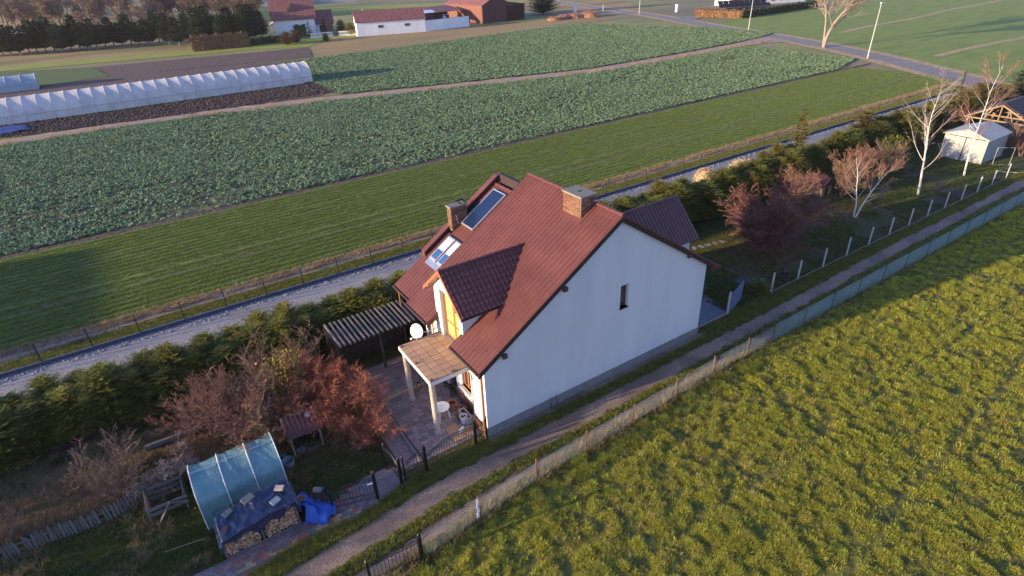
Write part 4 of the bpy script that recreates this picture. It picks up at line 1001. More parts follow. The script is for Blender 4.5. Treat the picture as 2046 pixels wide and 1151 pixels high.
b = MB(); b.prism([(-6.95, 4.9, 1.36), (-6.80, 4.75, 1.34), (-6.62, 4.95, 1.40), (-6.78, 5.12, 1.44)], (0, 0, .07)); tag(b.build('stone_slab', M['gravelpiece']), 'pale flat stone lying on the kennel roof', 'stone')
b = MB(); b.tube([(-7.1+.5*math.cos(a/10), 3.75+.25*math.sin(a/10), .03) for a in range(-5, 22)], .012, 5); tag(b.build('hose', M['blueplastic']), 'loose length of hose on the ground before the kennel', 'hose')
b = MB(); b.box(-5.35, -5.2, 2.8, 2.9, .01, .09, rz=.5); tag(b.build('plastic_bottle', M['blueplastic']), 'pale blue plastic litter on the lawn by the paved walk', 'litter')

# compost bin
cb = empty('compost_bin', (-13.2, 4.6, 0), 0, 'grey open compost bin of rough boards with a broken front', 'compost bin')
CX0, CX1, CY0, CY1 = -13.75, -12.4, 3.75, 5.0
for x in (CX0, CX1):
    for y in (CY0, CY1): b = MB(); b.box(x-.03, x+.03, y-.03, y+.03, 0, .95); b.build('post', M['wood_grey'], cb)
for z in (.15, .42, .72):
    b = MB(); b.box(CX0+.03, CX1-.03, CY1, CY1+.03, z, z+.16); b.build('board', M['wood_grey'], cb)
    b = MB(); b.box(CX0-.03, CX0, CY0, CY1, z, z+.16); b.build('board', M['wood_tan'], cb)
    b = MB(); b.box(CX1, CX1+.03, CY0, CY1, z, z+.16); b.build('board', M['wood_grey'], cb)
for z in (.45, .74):
    b = MB(); b.box(CX0, CX1+.1, CY0-.04, CY0-.01, z, z+.15); b.build('board', M['wood_grey'], cb)
for p, q in (((-13.55, 3.6, .02), (-12.9, 3.68, .9)), ((-12.9, 3.66, .82), (-12.3, 3.6, .62))):
    b = MB(); b.tube([p, q], .05, 4, True); b.build('loose_board', M['wood_grey'], cb)

# picket fence
pf = empty('picket_fence', (-16, 5.2, 0), 0, 'old grey picket fence with leaning slats at the lower garden edge', 'fence')
pkm = [MB().prism([(-.045, 0, 0), (.045, 0, 0), (.045, 0, .62+.05*k), (0, 0, .7+.05*k), (-.045, 0, .62+.05*k)], (0, .022, 0)).mesh('slat', M['wood_grey']) for k in range(3)]
x = -21.5; i = 0
while x < -13.7:
    if not (rng.random() < .08): inst('slat', pkm[i % 3], pf, (x+16, -.05+.25*(1 if x > -14.8 else 0)*(x+14.8)+.12*math.sin(x*1.3), .02), (R(rng.uniform(-9, -2)), R(rng.uniform(-4, 4)), R(rng.uniform(-3, 3))))
    x += .135; i += 1
for z in (.2, .5): b = MB(); b.tube([(xx, 5.2+.12*math.sin(xx*1.3)+.02, z) for xx in np.linspace(-21.5, -14, 14)], .03, 4, True); b.build('rail', M['wood_grey'], pf)
b = MB(); b.tube([(-13.55, 8.5, .28), (-11.2, 8.38, .34)], .16, 6, True); tag(b.build('concrete_beam', M['wood_grey']), 'pale grey beam lying behind the gnarled bare tree', 'beam')
b = MB(); b.tube([(-13.55, 2.05, .05), (-12.3, 1.75, .12), (-11.9, 1.6, .05)], .016, 5); b.tube([(-13.5, 2.0, .05), (-12.0, 1.75, .09)], .014, 5); tag(b.build('dry_stalk', M['wood_tan']), 'two dry sticks lying on the rough grass by the greenhouse', 'sticks')
for i, (x, y) in enumerate(((-12.35, 4.9), (-12.1, 4.95), (-12.0, 5.05))):
    b = MB(); b.tube([(x, y, 0), (x+.03, y, 1.35-.1*i)], .03, 6, True); tag(b.build('garden_stake', M['wood_grey']), 'grey stake standing at the back left corner of the greenhouse', 'stake', 'stakes at the greenhouse corner')
# shed table, box, tyre and little house in the rear garden
b = MB(); b.tube([(23.8+.30*math.cos(a*PI/8), 1.0+.05*math.sin(a*PI/8), .36+.30*math.sin(a*PI/8)) for a in range(17)], .12, 8); tag(b.build('tyre', M['blackplastic']), 'black tyre with pale rags leaning by the second concrete post', 'tyre')
b = MB(); b.box(20.6, 21.8, 1.9, 2.6, 0, .35); tag(b.build('garden_box', plain('faded_green_board', (.05, .06, .05), .9)), 'low greenish box under the weeping red tree', 'box')
for i in range(9):
    o = MB().box(-.22, .22, -.16, .16, 0, .05).local('stepping_stone', M['gravelpiece']); o.location = (20.4+i*.62, 8.3-.12*i, .0); o.rotation_euler.z = i; tag(o, 'flat pale stepping stone in the dark lawn behind the house', 'stepping stone', 'stepping stones behind the house')
ph = empty('playhouse', (40, 8.6, 0), 0, 'tiny brown wooden playhouse hidden among the bare shrubs', 'playhouse')
b = MB(); b.box(39.2, 40.6, 8, 9.4, 0, 1.0); b.build('wall', M['wood_tan'], ph)
b = MB(); b.prism([(38.9, 7.8, 1.0), (39.9, 7.8, 1.75), (40.9, 7.8, 1.0)], (0, 1.8, 0)); b.build('roof', M['trim'], ph)
b = MB(); b.box(39.7, 40.1, 7.97, 8.0, .05, .75); b.build('door', M['darktrim'], ph)

# ------------------------------------------------------------------ buildings and poly tunnels across the fields
def tunnel(name, x0, x1, y0, y1, h, hoops, m, label, door=True):
    e = empty(name, ((x0+x1)/2, (y0+y1)/2, 0), 0, label, 'poly tunnel'); yc = (y0+y1)/2; ry = (y1-y0)/2
    nh = 18; b = MB(); nu = hoops*6
    def pr(j, k=1.): a = PI*j/nh; return (yc-ry*k*math.copysign(abs(math.cos(a))**.8, math.cos(a)), h*k*math.sin(a)**.85)
    for i in range(nu+1):
        t = (i/6) % 1; sag = 1-.020*math.sin(PI*t)**.8
        for j in range(nh+1):
            y, z = pr(j, sag); b.v.append((x0+(x1-x0)*i/nu, y, z+.02))
    b.f = [(i*(nh+1)+j, (i+1)*(nh+1)+j, (i+1)*(nh+1)+j+1, i*(nh+1)+j+1) for i in range(nu) for j in range(nh)]
    b.build('film_cover', m, e, True)
    for x in (x0, x1):
        b = MB(); b.poly([(x, *pr(j)) for j in range(nh+1)]); b.build('end_film', m, e)
    hm = MB().tube([(0, pr(j, 1.004)[0]-yc, pr(j, 1.004)[1]) for j in range(nh+1)], .05, 5).mesh('hoop', M['steel'] if m is M['film'] else M['poly'])
    for i in range(hoops+1): inst('hoop', hm, e, (x0+(x1-x0)*i/hoops-(x0+x1)/2, 0, 0))
    b = MB(); b.tube([(x0, y0-.02, 1.1), (x1, y0-.02, 1.1)], .03, 4); b.build('side_rail', M['steel'], e)
    return e
tunnel('poly_tunnel', -44, 21.7, 98.2, 105.6, 3.25, 36, M['poly'], 'long white polythene tunnel beside the ploughed soil')
M['poly2'] = mat('thin_grey_film', [(.30, .38, .42), (.42, .50, .54)], .5, .4, trans=.3, spec=.5)
tunnel('poly_tunnel', -48, -21.9, 131.8, 137.6, 2.6, 11, M['poly2'], 'shorter bluish grey polythene tunnel behind the long white one')
tp = MB(); 
for i in range(16):
    for j in range(8): pass
o = cloth('tarpaulin', lambda u, v: (-32+u*10.2+.3*math.sin(v*7), 91.5+v*4.6-.8*u, .25+.3*math.sin(PI*u)*math.sin(PI*v)+.1*math.sin(u*15+v*9)), 24, 14, mat('mid_blue_tarpaulin', [(.02, .045, .16), (.035, .07, .22)], 1, .5), 'dark blue tarpaulin spread on the soil before the long white tunnel', 'tarpaulin')

def gable_box(parent, x0, x1, y0, y1, he, hr, wm, rm, ov=.5, axis='x', asym=0., th=.18):
    """house body with a gable roof, ridge along axis; returns nothing"""
    b = MB(); 
    if axis == 'x':
        yc = (y0+y1)/2+asym
        b.prism([(x0, y0, -.1), (x0, y0, he), (x0, yc, hr), (x0, y1, he), (x0, y1, -.1)], (x1-x0, 0, 0)); b.build('wall', wm, parent)
        s0 = (hr-he)/(yc-y0); s1 = (hr-he)/(y1-yc); b = MB()
        b.prism([(x0-ov, y0-ov, he-s0*ov+.02), (x0-ov, yc, hr+.02), (x0-ov, y1+ov, he-s1*ov+.02), (x0-ov, y1+ov, he-s1*ov+.02+th), (x0-ov, yc, hr+th+.04), (x0-ov, y0-ov, he-s0*ov+.02+th)], (x1-x0+2*ov, 0, 0))
    else:
        xc = (x0+x1)/2+asym
        b.prism([(x0, y0, -.1), (x0, y0, he), (xc, y0, hr), (x1, y0, he), (x1, y0, -.1)], (0, y1-y0, 0)); b.build('wall', wm, parent)
        s0 = (hr-he)/(xc-x0); s1 = (hr-he)/(x1-xc); b = MB()
        b.prism([(x0-ov, y0-ov, he-s0*ov+.02), (xc, y0-ov, hr+.02), (x1+ov, y0-ov, he-s1*ov+.02), (x1+ov, y0-ov, he-s1*ov+.02+th), (xc, y0-ov, hr+th+.04), (x0-ov, y0-ov, he-s0*ov+.02+th)], (0, y1-y0+2*ov, 0))
    return b.build('roof', rm, parent)
def ribs_x(parent, x0, x1, n, ya, za, yb, zb_, m, name='roof_rib', rad=.03):
    b = MB()
    for i in range(n+1):
        x = x0+(x1-x0)*i/n; b.tube([(x, ya, za), (x, yb, zb_)], rad, 3)
    return b.build(name, m, parent, kind='stuff')
M['farroof'] = mat('old_red_roof', [(.12, .05, .05), (.19, .075, .07), (.22, .10, .095)], .8, .8, stretch=(3, .5, .5))
M['farwall'] = mat('whitewashed_wall', [(.62, .62, .62), (.76, .75, .74)], .3, .9, stretch=(1, 1, .4))
M['barnwood'] = mat('dark_red_barn_wall', [(.08, .032, .03), (.12, .05, .045)], .5, .85, stretch=(4, 4, .2))
M['barnlit'] = M['barnwood']
# far farmhouse: placed by its two front base corners
def oriented(name, pa, pb, label, cat):
    a = Vector(pa); c = Vector(pb); e = empty(name, (a.x, a.y, 0), math.atan2(c.y-a.y, c.x-a.x), label, cat); return e, (c-a).length
def lb(parent, name, m, fn, **k):
    b = MB(); fn(b); return b.local(name, m, parent, **k)
def gl(parent, x0, x1, y0, y1, he, hr, wm, rm, ov=.5, th=.2, asym=0., axis='x'):
    """gable body in the local frame of parent"""
    sv = parent.location.copy(); parent.location = (0, 0, 0); o = gable_box(parent, x0, x1, y0, y1, he, hr, wm, rm, ov, axis, asym, th); parent.location = sv; return o
e, L_ = oriented('farmhouse', (36.0, 181.5), (47.5, 178.5), 'white farmhouse with steep red tiled roof and a triangular dormer', 'house')
rf = gl(e, 0, L_, 0, 9, 5.2, 10.6, M['farwall'], M['farroof'], .6)
sl_ = (10-4.2)/4.5
lb(e, 'dormer', M['farroof'], lambda b: b.prism([(4.0, 1.0, 6.5), (5.6, 1.0, 8.9), (7.2, 1.0, 6.5)], (0, 3.0, 0)))
lb(e, 'dormer_window', M['darkglass'], lambda b: b.prism([(4.7, .97, 6.65), (5.6, .97, 8.2), (6.5, .97, 6.65)], (0, .02, 0)))
for x in (-.03,):
    for y in (1.5, 4.0, 6.5): 
        w_ = lb(e, 'window', M['trim'], lambda b: b.box(-.04, 0, y, y+1.1, 1.0, 2.6)); lb(w_, 'pane', M['darkglass'], lambda b: b.box(-.06, -.045, y+.15, y+.95, 1.1, 2.5))
lb(e, 'gable_cladding', M['wood_tan'], lambda b: b.prism([(-.06, 1.8, 6.3), (-.06, 4.5, 9.6), (-.06, 7.2, 6.3)], (.05, 0, 0)))
lb(e, 'awning', M['concrete'], lambda b: b.prism([(-1.6, .5, 3.2), (-.02, .5, 3.9), (-.02, .5, 4.0), (-1.6, .5, 3.3)], (0, 8, 0)))
e, L_ = oriented('house_annexe', (48.2, 180.5), (53.2, 179.3), 'low brown-roofed annexe beside the far white farmhouse', 'annexe')
gl(e, 0, L_, 0, 6, 3.0, 6.2, M['farwall'], M['farroof'], .4)
lb(e, 'door', M['darktrim'], lambda b: b.box(1.0, 2.2, -.03, 0, 0, 2.4))
lb(e, 'stone_cladding', M['brick'], lambda b: b.box(2.3, L_-.1, -.05, 0, 0, 2.5))
# long white barn
e, L_ = oriented('white_barn', (54.3, 161.5), (73.8, 156.2), 'long low white barn with a dark red roof at the field edge', 'barn')
gl(e, 0, L_, 0, 8.5, 3.75, 6.3, M['farwall'], M['farroof'], .25, .2)
for x in (6.1, 13.9):
    w_ = lb(e, 'window', M['concrete'], lambda b: b.box(x, x+1.6, -.03, 0, 1.9, 2.75))
    for k in range(3): lb(w_, 'pane', M['darkglass'], lambda b: b.box(x+.12+k*.5, x+.5+k*.5, -.045, -.032, 2.0, 2.65))
lb(e, 'vent', M['concrete'], lambda b: b.box(2.6, 3.1, 5.0, 5.5, 5.6, 6.9))
e2, L2 = oriented('white_wall', (73.9, 156.2), (89.6, 157.6), 'tall white yard wall running on from the barn to the open shed', 'wall')
lb(e2, 'wall', M['farwall'], lambda b: b.box(.05, L2, 0, .3, -.1, 3.0)); lb(e2, 'coping', M['concrete'], lambda b: b.box(.05, L2+.05, -.05, .35, 3.0, 3.08))
e, L_ = oriented('open_shed', (76, 166), (93, 168.5), 'open-sided shed with a patched red and pale sheet roof behind the white wall', 'shed')
lb(e, 'rear_wall', M['barnwood'], lambda b: b.box(0, L_, 7.6, 7.8, 0, 4.2))
lb(e, 'side_wall', M['barnwood'], lambda b: b.box(0, 6.5, .05, .25, 0, 3.9))
for x in (0, 5.6, 11, L_-.2): lb(e, 'post', M['wood_dark'], lambda b: b.box(x, x+.22, 0, .22, 0, 4.0))
lb(e, 'roof', M['farroof'], lambda b: b.prism([(-.4, -.6, 4.0), (-.4, 8.2, 5.1), (-.4, 8.2, 5.25), (-.4, -.6, 4.15)], (L_+.8, 0, 0)))
M['paleroof'] = plain('pale_blue_sheet', (.55, .62, .66), .6); M['redroof'] = plain('bright_red_sheet', (.55, .08, .08), .6)
zs_ = lambda y: 4.17+(y+.6)*1.1/8.8
for i, (x0_, x1_, y0_, y1_, mm_) in enumerate(((-.3, 1.5, 1.5, 8, 'paleroof'), (1.5, 4.0, 5.5, 8, 'paleroof'), (1.5, 6.5, 3.6, 5.4, 'redroof'), (4.0, 7.0, 5.5, 8, 'redroof'), (.2, 6.8, -.5, 1.4, 'paleroof'), (3.8, 7.6, 1.5, 3.5, 'paleroof'))):
    lb(e, 'roof_sheet', M[mm_], lambda b: b.prism([(x0_, y0_, zs_(y0_)), (x0_, y1_, zs_(y1_)), (x0_, y1_, zs_(y1_)+.04), (x0_, y0_, zs_(y0_)+.04)], (x1_-x0_, 0, 0)))
tv = empty('tractor', (88.3, 170.5, 0), .3, 'pale blue tractor parked inside the open shed', 'tractor')
lb(tv, 'cab', M['skyglass'], lambda b: b.box(-.8, .8, -.7, .7, 1.3, 2.8)); lb(tv, 'hood', plain('tractor_blue', (.12, .35, .42)), lambda b: b.box(-2.4, -.8, -.5, .5, 1.0, 1.8)); lb(tv, 'roof', M['whiteplastic'], lambda b: b.box(-.9, .9, -.8, .8, 2.8, 2.95))
for x, r_ in ((.3, .8), (-1.9, .5)):
    for y in (-.85, .85): lb(tv, 'wheel', M['blackplastic'], lambda b: b.tube([(x, y-.2, r_), (x, y+.2, r_)], r_, 14, True))
# dark red barn
e, L_ = oriented('dark_red_barn', (96.4, 160.6), (114.0, 161.8), 'big dark red sheet-clad barn seen from its gable end', 'barn')
lb(e, 'wall', M['barnwood'], lambda b: b.prism([(0, 0, -.1), (0, 0, 5.2), (5.0, 0, 7.6), (9.5, 0, 5.9), (9.5, 0, -.1)], (0, 22, 0)))
lb(e, 'side_bay', M['barnwood'], lambda b: b.prism([(9.52, .4, -.1), (9.52, .4, 5.7), (L_, .4, 4.6), (L_, .4, -.1)], (0, 18, 0)))
lb(e, 'roof', M['farroof'], lambda b: b.prism([(-.4, -.3, 5.05), (5.0, -.3, 7.65), (9.8, -.3, 5.8), (9.8, -.3, 5.95), (5.0, -.3, 7.85), (-.4, -.3, 5.25)], (0, 22.6, 0)))
lb(e, 'side_roof', M['darktrim'], lambda b: b.prism([(9.82, .1, 5.72), (L_+.3, .1, 4.55), (L_+.3, .1, 4.68), (9.82, .1, 5.85)], (0, 18.6, 0)))
lb(e, 'wall_sheet', plain('tan_red_sheet', (.20, .085, .055)), lambda b: b.box(-.05, -.01, .3, 21.8, .1, 5.0))
for i in range(22): pass
b = MB()
for i in range(44): b.box(-.08, -.05, .4+i*.5, .46+i*.5, .1, 5.0)
b.local('sheet_rib', M['barnwood'], e, kind='stuff')
b = MB()
for i in range(34): b.box(.2+i*.5, .26+i*.5, -.03, 0 if i < 18 else .4, 0, 4.5)
b.local('sheet_rib', M['barnwood'], e, kind='stuff')
# white lattice garden wall
def lattice_wall(pa, pb, label):
    e, L_ = oriented('lattice_wall', pa, pb, label, 'garden wall')
    lb(e, 'base', M['farwall'], lambda b: b.box(0, L_, 0, .2, 0, .35)); lb(e, 'coping', M['farwall'], lambda b: b.box(0, L_, -.03, .23, 1.15, 1.3))
    n = int(L_/.55); me_ = MB().box(-.12, .12, 0, .14, 0, .28).mesh('block', M['farwall'])
    for r_ in range(3):
        for i in range(n): inst('block', me_, e, (.2+i*.55+(.27 if r_ % 2 else 0), .03, .35+r_*.27))
lattice_wall((43.0, 170.4), (49.5, 169.2), 'white lattice-block garden wall left of the round golden shrub')
lattice_wall((51.0, 168.8), (58.6, 164.8), 'white lattice-block garden wall between the golden shrub and the barn')
# villa at the top right with solar field
e, L_ = oriented('white_villa', (190, 131), (214, 124), 'white villa with red-framed windows behind a dark hedge', 'house')
gl(e, 0, L_, 0, 14, 5.0, 9.5, M['farwall'], M['roof'], .6)
for x in (2.2, 6.2, 10.0, 13.5, 16.5):
    w_ = lb(e, 'window', M['wood_orange'], lambda b: b.box(x, x+1.6, -.04, 0, .9, 2.5)); lb(w_, 'pane', M['darkglass'], lambda b: b.box(x+.2, x+1.4, -.06, -.045, 1.05, 2.35))
lb(e, 'garage_door', M['wood_orange'], lambda b: b.box(-6.5, -3, -.02, 0, 0, 2.8)); lb(e, 'garage', M['farwall'], lambda b: b.box(-7.5, -.02, .01, 9, -.1, 3.6))
for r_, (pa, pb, h0) in enumerate((((163.5, 119.5), (176.8, 111.3), .5), ((168.3, 125.5), (182.8, 117.5), .9))):
    e, L_ = oriented('solar_array', pa, pb, ('nearer' if r_ == 0 else 'farther')+' ground-mounted row of dark solar panels behind the brown hedge', 'solar panels')
    lb(e, 'stand', M['steel'], lambda b: [b.box(x, x+.1, 2.4, 2.5, 0, h0+1.6) for x in np.arange(.5, L_, 3)])
    pw = L_/9; pmz = MB().prism([(.04, 0, h0), (pw-.04, 0, h0), (pw-.04, 1.35, h0+.95), (.04, 1.35, h0+.95)], (0, -.02, .04)).mesh('panel', M['solar2'])
    for i in range(9):
        for k in range(2): inst('panel', pmz, e, (i*pw, k*1.42, k*1.0))
    lb(e, 'rail', M['alu'], lambda b: [b.box(0, L_, 1.355+q, 1.40+q, h0+.93, h0+1.02) for q in (0,)])
# white sheet-metal garage and timber carport, right edge
e = empty('metal_garage', (62, 5.4, 0), 0, 'pale sheet-metal garage with a shallow roof behind the third birch', 'garage')
M['palesheet'] = mat('pale_sheet_metal', [(.26, .27, .255), (.36, .36, .34)], 1.5, .6, bump=.02, bscale=1.2)
GXA, GXB = 58.8, 63.4
b = MB(); b.prism([(GXA, 3.6, 0), (GXA, 3.6, 2.35), (GXA, 5.5, 3.0), (GXA, 7.4, 2.35), (GXA, 7.4, 0)], (GXB-GXA, 0, 0)); b.build('wall', M['palesheet'], e)
for yA, zA, yB, zB in ((3.4, 2.32, 5.5, 3.06), (7.6, 2.32, 5.5, 3.06)):
    b = MB(); b.prism([(GXA-.15, yA, zA), (GXA-.15, yB, zB), (GXA-.15, yB, zB+.05), (GXA-.15, yA, zA+.05)], (GXB-GXA+.3, 0, 0)); b.build('roof', M['palesheet'], e)
b = MB(); b.box(GXA-.02, GXA-.005, 5.46, 5.54, 0, 2.3); b.box(GXA-.02, GXA-.005, 3.75, 7.25, 2.25, 2.32); b.build('door_seam', M['darktrim'], e)
for (x, y0_, y1_) in ((60.3, 2.7, 1.4),):
    b = MB(); b.tube([(59.5, 2.9, 0), (59.5, 2.9, 1.7), (60.6, 1.9, 1.7), (60.6, 1.9, 0), (59.5, 2.9, 0.02)], .03, 4); tag(b.build('garden_arch', M['palesheet']), 'empty pale gate frame standing beside the metal garage', 'gate frame')
b = MB(); b.box(56.8, 61.2, -.06, .06, 0, .07, rz=-.9); tag(b.build('wall_coping', M['concrete']), 'low pale kerb across the end of the garden', 'kerb stones')
e = empty('timber_carport', (70, 6.1, 0), 0, 'unfinished timber carport frame with a dark roof at the right edge', 'carport')
YC, HW, ZC, ZA = 6.1, 3.1, 2.3, 4.0
for x in (67.2, 74.0):
    for y in (YC-HW+.3, YC+HW-.3): b = MB(); b.box(x-.08, x+.08, y-.08, y+.08, 0, ZC-.08); b.build('post', M['wood_tan'], e)
for x in (67, 69.4, 71.8, 74.2):
    b = MB(); b.tube([(x, YC-HW-.2, ZC-.05), (x, YC, ZA)], .08, 4, True); b.tube([(x, YC+HW+.2, ZC-.05), (x, YC, ZA)], .08, 4, True); b.tube([(x, YC-HW, ZC+.06), (x, YC+HW, ZC+.06)], .08, 4, True); b.tube([(x, YC, ZC+.1), (x, YC, ZA-.1)], .06, 4, True)
    for s_ in (1, -1): b.tube([(x, YC+s_*1.3, ZC+.1), (x, YC+s_*.8, ZA-.52)], .055, 4, True)
    b.build('roof_truss', M['wood_tan'], e)
for s_ in (1, -1):
    b = MB(); b.prism([(67.25, YC+s_*(HW+.35), ZC+.0), (67.25, YC+s_*.002, ZA+.12), (67.25, YC+s_*.002, ZA+.22), (67.25, YC+s_*(HW+.35), ZC+.1)], (7.6, 0, 0)); b.build('roof', M['darktrim'], e)
# power poles along the road
def pole(pb, h, lean, label):
    e = empty('lamp_pole', (pb.x, pb.y, 0), 0, label, 'lamp post')
    lb(e, 'pole', M['concrete'], lambda b: b.tube([(0, 0, 0), (lean*.5, 0, h*.5), (lean, 0, h)], [.13, .10, .07], 8, True))
    lb(e, 'lamp_head', M['steel'], lambda b: b.box(lean-.2, lean+1.1, -.12, .12, h-.08, h+.06))
pole(G(1733, 117), 9.4, .15, 'pale concrete lamp post by the road, nearest the metal garage and tallest in view')
pole(G(1495, 62), 9.4, .1, 'pale concrete lamp post where the dirt track meets the road')
pole(G(1277, 29), 9.4, .1, 'farthest pale concrete lamp post beside the road near the straw heaps')
b = MB(); p = G(1205, 23); b.box(p.x-.1, p.x+.1, p.y-.1, p.y+.1, 0, 2.2); tag(b.build('road_post', M['concrete']), 'short pale post at the bend of the road', 'post')
b = MB(); p = G(1149, 24); b.box(p.x-.5, p.x+.5, p.y-.3, p.y+.3, 0, 2.6); tag(b.build('gate_pillar', M['farwall']), 'white gate pillar at the corner of the big dark conifer', 'pillar')
b = MB(); p = G(1352, 24); b.box(p.x-.4, p.x+.4, p.y-.4, p.y+.4, 0, 2.4); tag(b.build('gate_pillar', M['farwall']), 'white gate pillar at the left end of the brown hedge driveway', 'pillar')
# vehicles in the far orchard, wall and stones at the top
e, L_ = oriented('farm_trailer', (-31, 232), (-14, 232), 'old red farm trailer with a pale cover among the bare orchard trees', 'trailer')
lb(e, 'body', plain('faded_red', (.30, .07, .05)), lambda b: b.box(.2, 3.4, 0, 2.4, .8, 3.4)); lb(e, 'cover', M['whiteplastic'], lambda b: b.prism([(.1, -.1, 3.4), (3.5, -.1, 3.4), (3.3, 1.2, 3.8), (.3, 1.2, 3.8)], (0, 1.2, 0))); lb(e, 'low_body', plain('faded_red2', (.33, .09, .06)), lambda b: b.box(5.5, 12, .2, 2.6, .7, 2.2)); lb(e, 'low_cover', M['poly2'], lambda b: b.box(7, 12.2, 0, 2.8, 2.2, 2.6)); lb(e, 'hitch', M['iron'], lambda b: b.box(3.4, 5.5, 1, 1.3, .8, 1.0))
for x in (.9, 2.6, 7, 10.5): lb(e, 'wheel', M['blackplastic'], lambda b: b.tube([(x, -.1, .5), (x, .2, .5)], .5, 12, True))
e, L_ = oriented('cemetery_wall', (40, 345), (112, 318), 'long blue-grey wall in front of the gravestones at the top edge', 'wall')
lb(e, 'wall', plain('blue_grey_wall', (.20, .23, .28)), lambda b: b.box(0, L_, 0, .4, 0, 2.6))
rg = random.Random(9); b = MB()
for i in range(900):
    t = rg.uniform(0, 1); dd = rg.uniform(3, 90); x = 20+t*120; y = 352-t*28+dd; s_ = rg.uniform(.4, 1.1); hh = rg.uniform(.6, 2.4); b.box(x-s_, x+s_, y-.3, y+.3, 0, hh, rz=rg.uniform(-.4, .4))
tag(b.build('gravestones', mat('mixed_gravestone', [(.10, .09, .09), (.30, .28, .27), (.62, .60, .58)], .35, .7)), 'crowded grey and white gravestones behind the long wall at the top edge', 'gravestones', kind='stuff')
# unseen house added out of the frame to cast the shadow on the field
e = empty('shadow_caster_house', (-67, 38, 0), 0, 'unseen house added beyond the left edge to shade the field', 'house'); gable_box(e, -72, -62, 31, 46, 5.4, 9.25, M['white'], M['roof'], .5, 'y')

# ------------------------------------------------------------------ trees and shrubs
def rv(rg, s=1.): return Vector((rg.gauss(0, s), rg.gauss(0, s), rg.gauss(0, s)))
def grow(b, rg, p, d, L_, r_, lev, spec, tw):
    """one branch with its children; levels > spec['split'] go to the twig mesh tw"""
    n = spec['seg'][min(lev, len(spec['seg'])-1)]; pts = [p.copy()]; dirs = [d.copy()]
    wob = spec['wob']; upk = spec['up'][min(lev, len(spec['up'])-1)]
    for i in range(n):
        d = (d+rv(rg, wob)+Vector((0, 0, upk))).normalized(); p = p+d*(L_/n); pts.append(p.copy()); dirs.append(d.copy())
    tip = spec.get('tip', .3); rad = [r_*(1-(1-tip)*i/n) for i in range(n+1)]
    tgt = b if lev < spec['split'] else tw
    tgt.tube(pts, rad, 6 if lev == 0 else (4 if lev == 1 else 3))
    if lev >= spec['lev']: return
    k = spec['kids'][lev]
    for i in range(k):
        t = spec['from'][lev]+(1-spec['from'][lev])*(i+rg.random())/k; q = min(n-1, int(t*n)); f = t*n-q
        pp = pts[q].lerp(pts[q+1], f); dd = dirs[q+1]
        a = rg.uniform(0, 2*PI); ax = dd.cross(Vector((math.cos(a), math.sin(a), .3))).normalized(); an = R(rg.uniform(*spec['ang'][lev]))
        nd = (Matrix.Rotation(an, 3, ax) @ dd).normalized()
        grow(b, rg, pp, nd, L_*spec['len'][lev]*rg.uniform(.7, 1.15)*(1-.35*t*spec.get('taper', 1)), max(spec['rmin'], rad[q]*spec['rk']), lev+1, spec, tw)
def bare(name, seed, h, r_, spec, bark, twig, stems=1, spread=0., lean=(0, 0)):
    rg = random.Random(seed); b = MB(); tw = MB()
    for s_ in range(stems):
        a = 2*PI*(s_+rg.random()*.6)/stems
        d = Vector((math.cos(a)*spread+lean[0], math.sin(a)*spread+lean[1], 1)).normalized() if stems > 1 else Vector((lean[0], lean[1], 1)).normalized()
        grow(b, rg, Vector((math.cos(a)*.08*(stems > 1), math.sin(a)*.08*(stems > 1), -.05)), d, h*rg.uniform(.8, 1.05), r_*rg.uniform(.7, 1.1), 0, spec, tw)
    e = empty(name, (0, 0, 0)); b.local('trunk' if stems == 1 else 'stems', bark, e); tw.local('twigs', twig, e)
    return e
SHRUB = dict(lev=3, split=1, seg=(6, 5, 4, 3), wob=.13, up=(.03, .05, .06, .05), kids=(9, 6, 4), ang=((20, 50), (20, 55), (20, 60)), len=(.5, .5, .5), rk=.55, rmin=.0085, tip=.3)
SHRUB['from'] = (.12, .15, .2)
DENSE = dict(SHRUB, kids=(12, 9, 5), rmin=.008, wob=.16)
WILLOW = dict(SHRUB, kids=(11, 8, 6), up=(.02, .0, -.10, -.22), wob=.17, len=(.6, .55, .5), rmin=.008)
BIRCH = dict(lev=3, split=2, seg=(9, 7, 4, 3), wob=.06, up=(.03, .10, .05, -.02), kids=(17, 9, 5), ang=((28, 60), (20, 50), (20, 60)), len=(.46, .40, .5), rk=.40, rmin=.011, tip=.10, taper=1.3)
BIRCH['from'] = (.24, .25, .2)
BIGT = dict(lev=4, split=2, seg=(6, 6, 5, 4, 3), wob=.10, up=(.0, .05, .03, .0, 0), kids=(7, 7, 5, 4), ang=((20, 50), (25, 55), (25, 55), (25, 60)), len=(.75, .55, .5, .5), rk=.55, rmin=.02, tip=.35, taper=.6)
BIGT['from'] = (.35, .25, .2, .2)
def place(e, x, y, rz, s_, label, cat, group=None, z=0): 
    e.location = (x, y, z); e.rotation_euler.z = rz; e.scale = (s_,)*3 if not hasattr(s_, '__len__') else s_
    return tag(e, label, cat, group)
sh = {}
place(bare('bare_shrub', 11, 2.6, .03, SHRUB, M['twig_brown'], M['twig_brown'], 9, .45), -14.7, 6.1, .3, 1.0, 'upright bare brown shrub behind the picket fence', 'shrub')
place(bare('bare_tree', 12, 1.5, .07, dict(DENSE, kids=(13, 10, 6), up=(.0, -.04, -.05, -.03), wob=.28, rmin=.010), M['barkgrey'], M['twig_grey'], 5, .9), -12.6, 5.9, 1.0, 1.25, 'gnarled low bare tree with pale crooked limbs by the compost bin', 'tree')
place(bare('bare_shrub', 13, 3.4, .045, dict(DENSE, kids=(11, 8, 5)), M['twig_brown'], M['twig_purple'], 9, .50), -9.4, 6.6, 2.0, 1.0, 'large bare purplish brown shrub behind the small film greenhouse', 'shrub')
